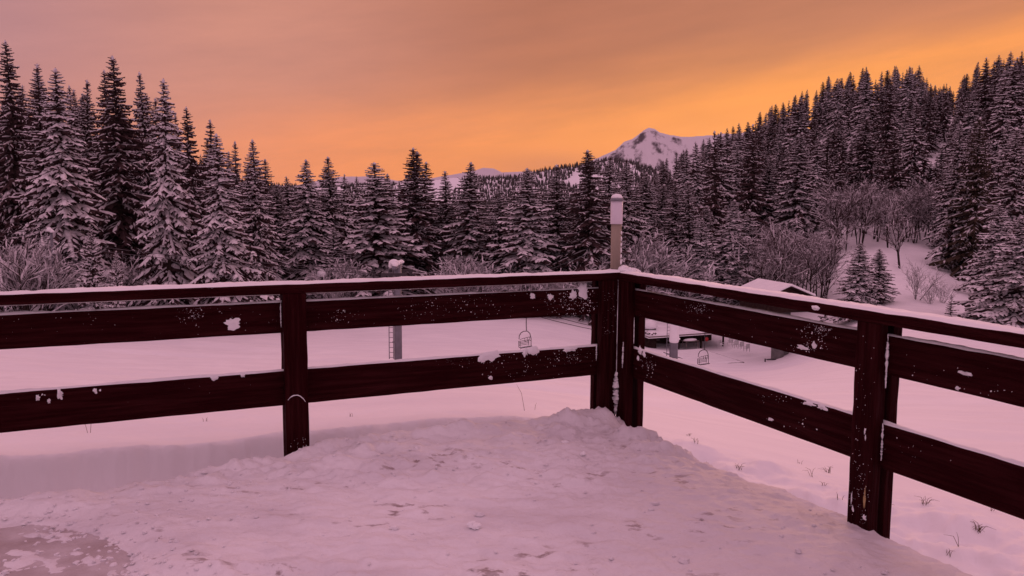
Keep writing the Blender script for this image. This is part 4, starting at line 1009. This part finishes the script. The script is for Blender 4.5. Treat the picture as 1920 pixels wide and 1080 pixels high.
def chair(px, py_seat, D, cab_z, label, rz=.5, sc_=1.0):
    p = P(px, py_seat, D); root = empty('lift_chair', (p.x, p.y, p.z), rz, label=label, cat='lift chair')
    s_ = .62 * sc_
    def T(l): return [(a * s_, b_ * s_, c * s_) for a, b_, c in l]
    hz = (cab_z - p.z) / s_
    MB().tube(T([(.25, 0, hz), (.25, 0, 3.2), (.3, .0, 2.35), (.2, 0, 2.2)]), .04 * sc_, 6).build('hanger', MAT['dark'], root)
    b_ = MB(); b_.tube(T([(-1.1, 0, 1.7), (-.75, 0, 2.1), (-.2, 0, 2.25), (.5, 0, 2.2), (1.0, .0, 1.8), (1.25, 0, 1.0), (1.25, 0, .1), (1.0, -.3, -.1)]), .036 * sc_, 6)
    b_.tube(T([(-1.1, 0, 1.7), (-1.15, 0, 1.2)]), .03 * sc_, 6); b_.build('bail', MAT['dark'], root)
    b_ = MB()
    for zz in (.25, .45, .65, .85): b_.tube(T([(-.95, .25, zz), (1.05, .3, zz)]), .024 * sc_, 5)
    b_.tube(T([(-.95, .25, 0), (-.95, .28, .9)]), .028 * sc_, 5); b_.tube(T([(1.05, .25, 0), (1.05, .28, .9)]), .028 * sc_, 5); b_.build('backrest', MAT['dark'], root)
    MB().box((-.95 * s_, -.5 * s_, -.05 * s_), (1.05 * s_, .25 * s_, .03 * s_)).build('seat', MAT['dark'], root)
    b_ = MB().tube(T([(-1.1, -.1, 1.15), (-.8, -.5, 1.35), (.6, -.55, 1.45), (1.1, -.1, 1.3)]), .024 * sc_, 5)
    for xx in (-.5, 0, .45): b_.tube(T([(xx, -.5, 1.38), (xx - .05, -.55, .95), (xx + .15, -.6, .9)]), .03 * sc_, 5)
    b_.build('safety_bar', MAT['dark'], root)
    b_ = MB().tube(T([(-.95, -.4, 0), (-1.35, -.55, -.1), (-1.5, -.6, .4), (-1.2, -.3, .9)]), .024 * sc_, 5); b_.build('footrest', MAT['dark'], root)
    b_ = MB()
    for q in range(5): b_.blob((-.8 * s_ + q * .4 * s_, -.1 * s_, .06 * s_), (.2 * s_, .3 * s_, .08 * s_), n=7, m=4)
    for q in range(3): b_.blob((-.5 * s_ + q * .45 * s_, -.5 * s_, 1.45 * s_), (.13 * s_, .08 * s_, .07 * s_), n=6, m=4)
    b_.build('snow_cover', MAT['snow'], root, True, kind='stuff')
    return root
cz = top1.z * .48 + top2.z * .52 - .62 - .9
chair(984, 650, 64, cz, 'empty double chair hanging in the open gap left of the railing corner', .75, .92)
chair(1318, 682, 70, top2.z - 1.4, 'empty snow-topped double chair hanging in front of the hut terrace', .6, .9)

# ------------------------------------------------------------------ hut with terrace
gH = gz(*P(1300, 652, 100).xy)
hc = P(1229, 655, 97); he = P(1362, 655, 101); hl = P(1186, 650, 103)
g0 = P(1300, 655, 99).z
wt = P(1229, 640, 97).z
hut = empty('snowed_in_hut', (hc.x, hc.y, g0), label='low dark wooden hut under a thick snow roof, seen between the right railing boards', cat='hut')
ux = Vector((he.x - hc.x, he.y - hc.y, 0)); Lx = ux.length; ux.normalize(); uy = Vector((-ux.y, ux.x, 0)); Ly = 9.0; g0 += .1
ang = math.atan2(ux.y, ux.x); hut.rotation_euler = (0, 0, ang); wh = 2.0
MB().box((.1, 3.2, -.6), (Lx, Ly, wh)).build('wall', MAT['hutwood'], hut)
MB().box((-.9, 0.2, -.9), (0.08, Ly, wh - .1)).build('side_wall', MAT['hutwood'], hut)
MB().box((0, .2, wh - .28), (Lx - .05, 3.18, wh - .12)).build('beam', MAT['hutwood'], hut)
for q in range(4): MB().box((.15 + q * (Lx - .5) / 3, .3, -.4), (.33 + q * (Lx - .5) / 3, .48, wh - .285)).build('veranda_post', MAT['hutwood'], hut)
for q in range(5): MB().box((-.95, .3 + q * .02, .1 + q * .3), (-.905, Ly - .2, .32 + q * .3)).build('plank', MAT['hutwood'], hut)
for q in range(2): MB().box((.2, 3.15, .3 + q * .5), (2.6, 3.2, .42 + q * .5)).build('plank', MAT['strip'], hut)
nx, ny = 60, 40; U, V = np.meshgrid(np.linspace(-1.3, Lx + .2, nx), np.linspace(-.45, Ly + 1, ny))
ed = np.minimum(np.minimum(U + 1.3, Lx + .2 - U), np.minimum(V + .45, 9)); 
Zr = wh + .06 + .34 * smooth(0, .5, ed) + .06 * V + fbm(U * .7, V * .7, 81, 4) * .14 * smooth(0, 1, ed)
Zr = Zr - smooth(.06, 0, ed) * .2
o = link('roof_snow', grid_mesh('roof_snow', U, V, Zr), MAT['snow'], hut)
MB().box((-1.25, -.4, wh - .1), (Lx + .15, Ly + .9, wh + .05)).build('roof', MAT['strip'], hut)
# chimney buried in a dome of snow
b = MB(); b.blob((.2, 1.9, wh + .95), (1.05, 1.0, .85), n=16, m=9, sq=.05, flat=True); b.build('snow_dome', MAT['snow'], hut, True)
MB().box((-.45, 1.3, wh + .05), (.85, 2.5, wh + .7)).build('chimney', MAT['concrete'], hut, bevel=.05)
b = MB()
for q in range(22): b.blob((-2.9 + q * .11 + .6, -.1 + q * .14, wh + .35 + q * .05), (.38, .3, .2), n=8, m=5, sq=.15)
b.build('snow_ridge', MAT['snow'], hut, True)
b = MB()
for q in range(26): b.blob((-1.2 + R.uniform(0, 1.5), -.3 + R.uniform(0, 1.4), wh + .2 + R.uniform(0, .2)), (.12, .12, .09), n=6, m=4)
b.build('brush', MAT['hutwood'], hut, kind='stuff')
# hoop rail on the roof side
b = MB()
for q in range(4): b.tube([(-2.2 + q * .5, 3.2, wh + .2), (-2.25 + q * .5, 3.2, wh + 1.3), (-1.95 + q * .5, 3.2, wh + 1.55), (-1.7 + q * .5, 3.2, wh + 1.3), (-1.7 + q * .5, 3.2, wh + .2)], .035, 5)
b.build('hoop_rail', MAT['dark'], hut, kind='stuff')
# red round sign and leaning pole
def at_hut(px, py, D): return P(px, py, D)
p = at_hut(1325, 636, 97); sg = empty('round_sign', (p.x, p.y, p.z), ang, label='round dark red sign hanging at the front of the hut', cat='sign')
MB().tube([(0, -.03, 0), (0, .03, 0)], .26, 18).build('disc', MAT['red'], sg); MB().tube([(0, 0, .26), (0, 0, .5)], .02, 5).build('bracket', MAT['dark'], sg)
# table board in the opening
p = at_hut(1294, 650, 98.5); tb = empty('snowy_table', (p.x, p.y, p.z), ang, label='snow-covered table standing in the dark opening of the hut', cat='table')
MB().box((-1.0, -.5, .72), (1.0, .5, .78)).build('tabletop', MAT['strip'], tb)
for sx in (-.85, .85):
    for sy in (-.4, .4): MB().box((sx - .04, sy - .04, 0), (sx + .04, sy + .04, .72)).build('leg', MAT['strip'], tb)
b = MB(); b.blob((0, 0, .84), (.98, .5, .22), n=14, m=7, sq=.08); b.build('snow_cover', MAT['snow'], tb, True, kind='stuff')
# terrace platform
plat = empty('hut_platform', tuple(P(1330, 675, 90)), ang - .05, label='raised snow-covered wooden platform in front of the hut', cat='platform')
pz = P(1310, 676, 88).z - .12
plat.location.z = pz
for q in range(3): MB().box((-3.0 + q * .25, -3.0 - q * .5, -.18 - q * .16), (2.6 + q * .35, 5.2 if q == 0 else -2.6, -.04 - q * .16)).build('deck_board', MAT['hutwood'], plat)
U, V = np.meshgrid(np.linspace(-3.0, 2.5, 40), np.linspace(-2.95, 5.2, 40)); ed = np.minimum(np.minimum(U + 3.0, 2.5 - U), V + 2.95)
link('snow_cover', grid_mesh('platform_snow', U, V, -.035 + .10 * smooth(0, .3, ed) + fbm(U, V, 91, 3) * .04), MAT['snow'], plat)
# white chairs
def garden_chair(px, py, D, rz, label, group=None):
    p = P(px, py, D); root = empty('garden_chair', (p.x, p.y, p.z), rz, label=label, cat='chair', group=group)
    MB().box((-.26, -.25, .40), (.26, .22, .44)).build('seat', MAT['white'], root)
    for sx in (-.25, .25):
        for sy in (-.22, .2): MB().box((sx - .025, sy - .025, 0), (sx + .025, sy + .025, .40 if sy < 0 else .92)).build('leg', MAT['white'], root)
        MB().box((sx - .035, -.24, .62), (sx + .035, .2, .66)).build('armrest', MAT['white'], root)
    b_ = MB()
    for q in range(4): b_.box((-.19 + q * .11, .19, .46), (-.13 + q * .11, .22, .88))
    b_.box((-.27, .185, .88), (.27, .225, .96)); b_.build('backrest', MAT['white'], root)
    b_ = MB(); b_.blob((0, 0, .46), (.24, .22, .08), n=8, m=5); b_.build('snow_cover', MAT['snow'], root, True, kind='stuff')
    return root
garden_chair(1352, 652, 99, ang + .4, 'single white plastic chair against the dark hut wall')
for i, (px, py) in enumerate(((1369, 648), (1379, 652), (1389, 655), (1400, 659))):
    garden_chair(px, py, 97 - i * .6, ang + 2.9 + .1 * i, ['first white chair of the diagonal row beside the hut, nearest the wall', 'second white chair of the diagonal row beside the hut', 'third white chair of the diagonal row beside the hut', 'last white chair of the diagonal row beside the hut, farthest from the wall'][i], 'white chairs in a row beside the hut')
# lift station on pillars
pb = P(1457, 676, 90); pt = P(1450, 528, 90)
st = empty('lift_station', (pb.x, pb.y, pb.z), .25, label='lift station with snowy gable roof on round concrete pillars, behind the right railing', cat='building')
HS = pt.z - pb.z
for (dx, dy, r_) in ((0, 0, .70), (1.25, .9, .72)): MB().tube([(dx, dy, -.6), (dx, dy, HS - 3.0)], r_, 24).build('pillar', MAT['concrete'], st, True)
MB().box((-2.6, -1.8, HS - 3.3), (2.6, 4.2, HS - 1.6)).build('machine_house', MAT['hutwood'], st)
def gable(z0, w, l0, l1, h, th_):
    b_ = MB(); prof = [(-w, z0), (0, z0 + h), (w, z0), (w, z0 - th_), (0, z0 + h - th_), (-w, z0 - th_)]
    for yy in (l0, l1): b_.v += [(x, yy, z_) for x, z_ in prof]
    b_.f = [(0, 1, 7, 6), (1, 2, 8, 7), (2, 3, 9, 8), (3, 4, 10, 9), (4, 5, 11, 10), (5, 0, 6, 11), (5, 4, 1, 0), (4, 3, 2, 1), (6, 7, 10, 11), (7, 8, 9, 10)]; return b_
gable(HS - 1.55, 3.1, -2.2, 4.6, 1.2, .12).build('roof', MAT['hutwood'], st)
gable(HS - 1.27, 3.15, -2.25, 4.65, 1.25, .26).build('roof_snow', MAT['snow'], st, bevel=.08)
b = MB(); b.v = [(-2.6, -1.75, HS - 1.6), (2.6, -1.75, HS - 1.6), (0, -1.75, HS - .55)]; b.f = [(0, 1, 2)]; b.build('gable_wall', MAT['hutwood'], st)
MB().box((-1.9, -1.0, .3), (-.75, -.8, .42)).box((-2.2, -1.05, .1), (-2.1, -.9, .5)).build('bracket', MAT['dark'], st)
b = MB()
for q in range(14): a = q * .45; b.blob((.78 * math.cos(a) * 1.1, .8 * math.sin(a) - .1, 0), (.22, .2, .14), n=7, m=5)
b.build('snow_skirt', MAT['snow'], st, True, kind='stuff')

# ------------------------------------------------------------------ grass and twigs on the snow, crumbs
def tuft(x, y, n, h, label, group=None, lean=.6, name='grass_tuft', zbase=None, wid=.0022):
    b_ = MB()
    for _ in range(n):
        a = R.uniform(0, 6.28); l = h * R.uniform(.5, 1.1); k_ = R.uniform(.1, lean); dx, dy = math.cos(a) * k_ * l, math.sin(a) * k_ * l
        ox, oy = R.uniform(-.02, .02), R.uniform(-.02, .02)
        b_.tube([(ox, oy, -.02), (ox + dx * .5, oy + dy * .5, l * .6), (ox + dx * 1.2, oy + dy * 1.2, l * (1 - .4 * k_))], [wid, wid * .8, wid * .3], 3, cap=False)
    z0 = gz(x, y) if zbase is None else zbase
    o = b_.build(name, MAT['grass'], None, label=label, cat='grass', group=group); o.location = (x, y, z0); return o
def hit(px, py):                                    # where the view ray meets the snow outside the terrace
    d = ray(px, py).normalized(); ts_ = np.exp(np.linspace(math.log(4.6), math.log(60), 500)); X = d.x * ts_; Y = d.y * ts_; Zz = EYE + d.z * ts_
    below = Zz < ground(X, Y); i = int(np.argmax(below)); return X[i], Y[i]
for (px, py, n, h, lab) in [(168, 812, 2, .22, 'two bent dry stalks in the snow bank below the left railing board'), (983, 770, 1, .26, 'single upright dry stalk left of the railing corner'), (1000, 768, 1, .07, 'very short dry stalk beside the upright one left of the corner'),
      (385, 790, 3, .05, 'few tiny stalks on the snow bank left of the left post'), (660, 782, 3, .04, 'tiny flattened grass blades on the snow bank right of the left post'), (465, 695, 1, .3, 'single stalk on the field seen between the boards left of the left post')]:
    x, y = hit(px, py); tuft(x, y, n, h, lab, lean=.35)
i = 0
for (px, py, n, h) in [(1385, 882, 8, .07), (1555, 888, 12, .09), (1522, 895, 3, .10), (1545, 915, 4, .06), (1385, 945, 2, .05), (1660, 950, 5, .07), (1735, 948, 10, .07), (1835, 998, 14, .09), (1800, 1025, 2, .12), (1290, 817, 6, .05), (1306, 833, 6, .05), (1330, 876, 5, .05), (1690, 1055, 5, .06), (1705, 1068, 6, .06),
                       (1735, 1066, 8, .05), (1860, 960, 4, .06), (1575, 940, 3, .05), (1780, 1045, 4, .05), (1500, 870, 3, .05)]:
    x, y = hit(px, py)
    if (x - C0[0]) * N2[0] + (y - C0[1]) * N2[1] < -.12: tuft(x, y, n, h, 'small tuft of dry grass poking through the snow beyond the right railing', 'grass tufts beyond the right railing', lean=1.2)
def dhit(px, py): d = ray(px, py); t_ = -(EYE - .015) / d.z; return d.x * t_, d.y * t_
b = MB()
for (px, py) in [(28, 932), (85, 921), (100, 920), (135, 918), (160, 912), (172, 911)]:
    x, y = dhit(px, py)
    for _ in range(3):
        a = R.uniform(0, 6.28); l = R.uniform(.02, .045); xx, yy = x + R.uniform(-.03, .03), y + R.uniform(-.02, .02); zz = dz(xx, yy)
        b.tube([(xx, yy, zz - .02), (xx + math.cos(a) * .015, yy, zz + l * .6), (xx + math.cos(a) * .03, yy, zz + l)], [.002, .0015, .0005], 3)
b.build('edge_grass', MAT['grass'], None, label='short grass blades along the snowy terrace edge at far left', cat='grass', kind='stuff')
# crumbs and clods of snow
b = MB()
for _ in range(900):
    px, py = R.uniform(-100, 1700), R.uniform(800, 1090); x, y = dhit(px, py)
    s1 = (x - C0[0]) * N1[0] + (y - C0[1]) * N1[1]; s2 = (x - C0[0]) * N2[0] + (y - C0[1]) * N2[1]
    if s1 < .12 or s2 < .12: continue
    w_ = .25 + .75 * (s1 < 1.2) ; w_ = 1.0 if px < 420 and py > 980 else w_
    if px > 1150 and py > 900: w_ = .12
    if R.random() > w_: continue
    q = R.uniform(.004, .011) if R.random() < .9 else R.uniform(.011, .022); b.blob((x, y, dz(x, y) + q * .2), (q * R.uniform(.8, 1.4), q * R.uniform(.8, 1.4), q * .8), n=6, m=4, sq=.3)
for _ in range(620):
    a_ = R.uniform(0, 6.28); q_ = 1.36 * R.gauss(.92, .07); x, y = -2.7 + q_ * math.cos(a_), 2.6 + q_ * math.sin(a_)
    if not (y > 2.9 and x > -3.6): continue
    q = R.uniform(.004, .013); b.blob((x, y, max(dz(x, y), -.014) + q * .2), (q * R.uniform(.8, 1.5), q * R.uniform(.8, 1.5), q * .8), n=6, m=4, sq=.35)
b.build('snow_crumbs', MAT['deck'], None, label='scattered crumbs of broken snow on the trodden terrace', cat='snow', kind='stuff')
for (px, py, s_, lab) in [(889, 992, .045, 'fist-sized clod of snow alone in the lower middle of the terrace'), (1092, 856, .03, 'clod of snow on the terrace just left of the railing corner'), (1060, 832, .028, 'small clod of snow beside the heap at the railing corner')]:
    x, y = dhit(px, py); c_ = MB()
    for _ in range(7): c_.blob((R.uniform(-.5, .5) * s_, R.uniform(-.4, .4) * s_, s_ * R.uniform(.1, .35)), (s_ * R.uniform(.3, .6), s_ * R.uniform(.3, .6), s_ * R.uniform(.25, .5)), n=7, m=5, sq=.3)
    o = c_.build('snow_clod', MAT['snow'], None, label=lab, cat='snow clod'); o.location = (x, y, dz(x, y))

# ------------------------------------------------------------------ haze in the valley air
HAZE = .000022
if HAZE:
    hm = bpy.data.materials.new('haze'); hm.use_nodes = True; ht = hm.node_tree; ht.nodes.clear()
    pv = ht.nodes.new('ShaderNodeVolumePrincipled'); pv.inputs['Color'].default_value = (.9, .86, .88, 1); pv.inputs['Density'].default_value = HAZE; pv.inputs['Anisotropy'].default_value = .2
    ou = ht.nodes.new('ShaderNodeOutputMaterial'); ht.links.new(pv.outputs[0], ou.inputs['Volume'])
    MB().box((-6500, -1700, -260), (6500, 7600, 700)).build('haze', hm, None, kind='stuff', label='thin haze filling the valley air')
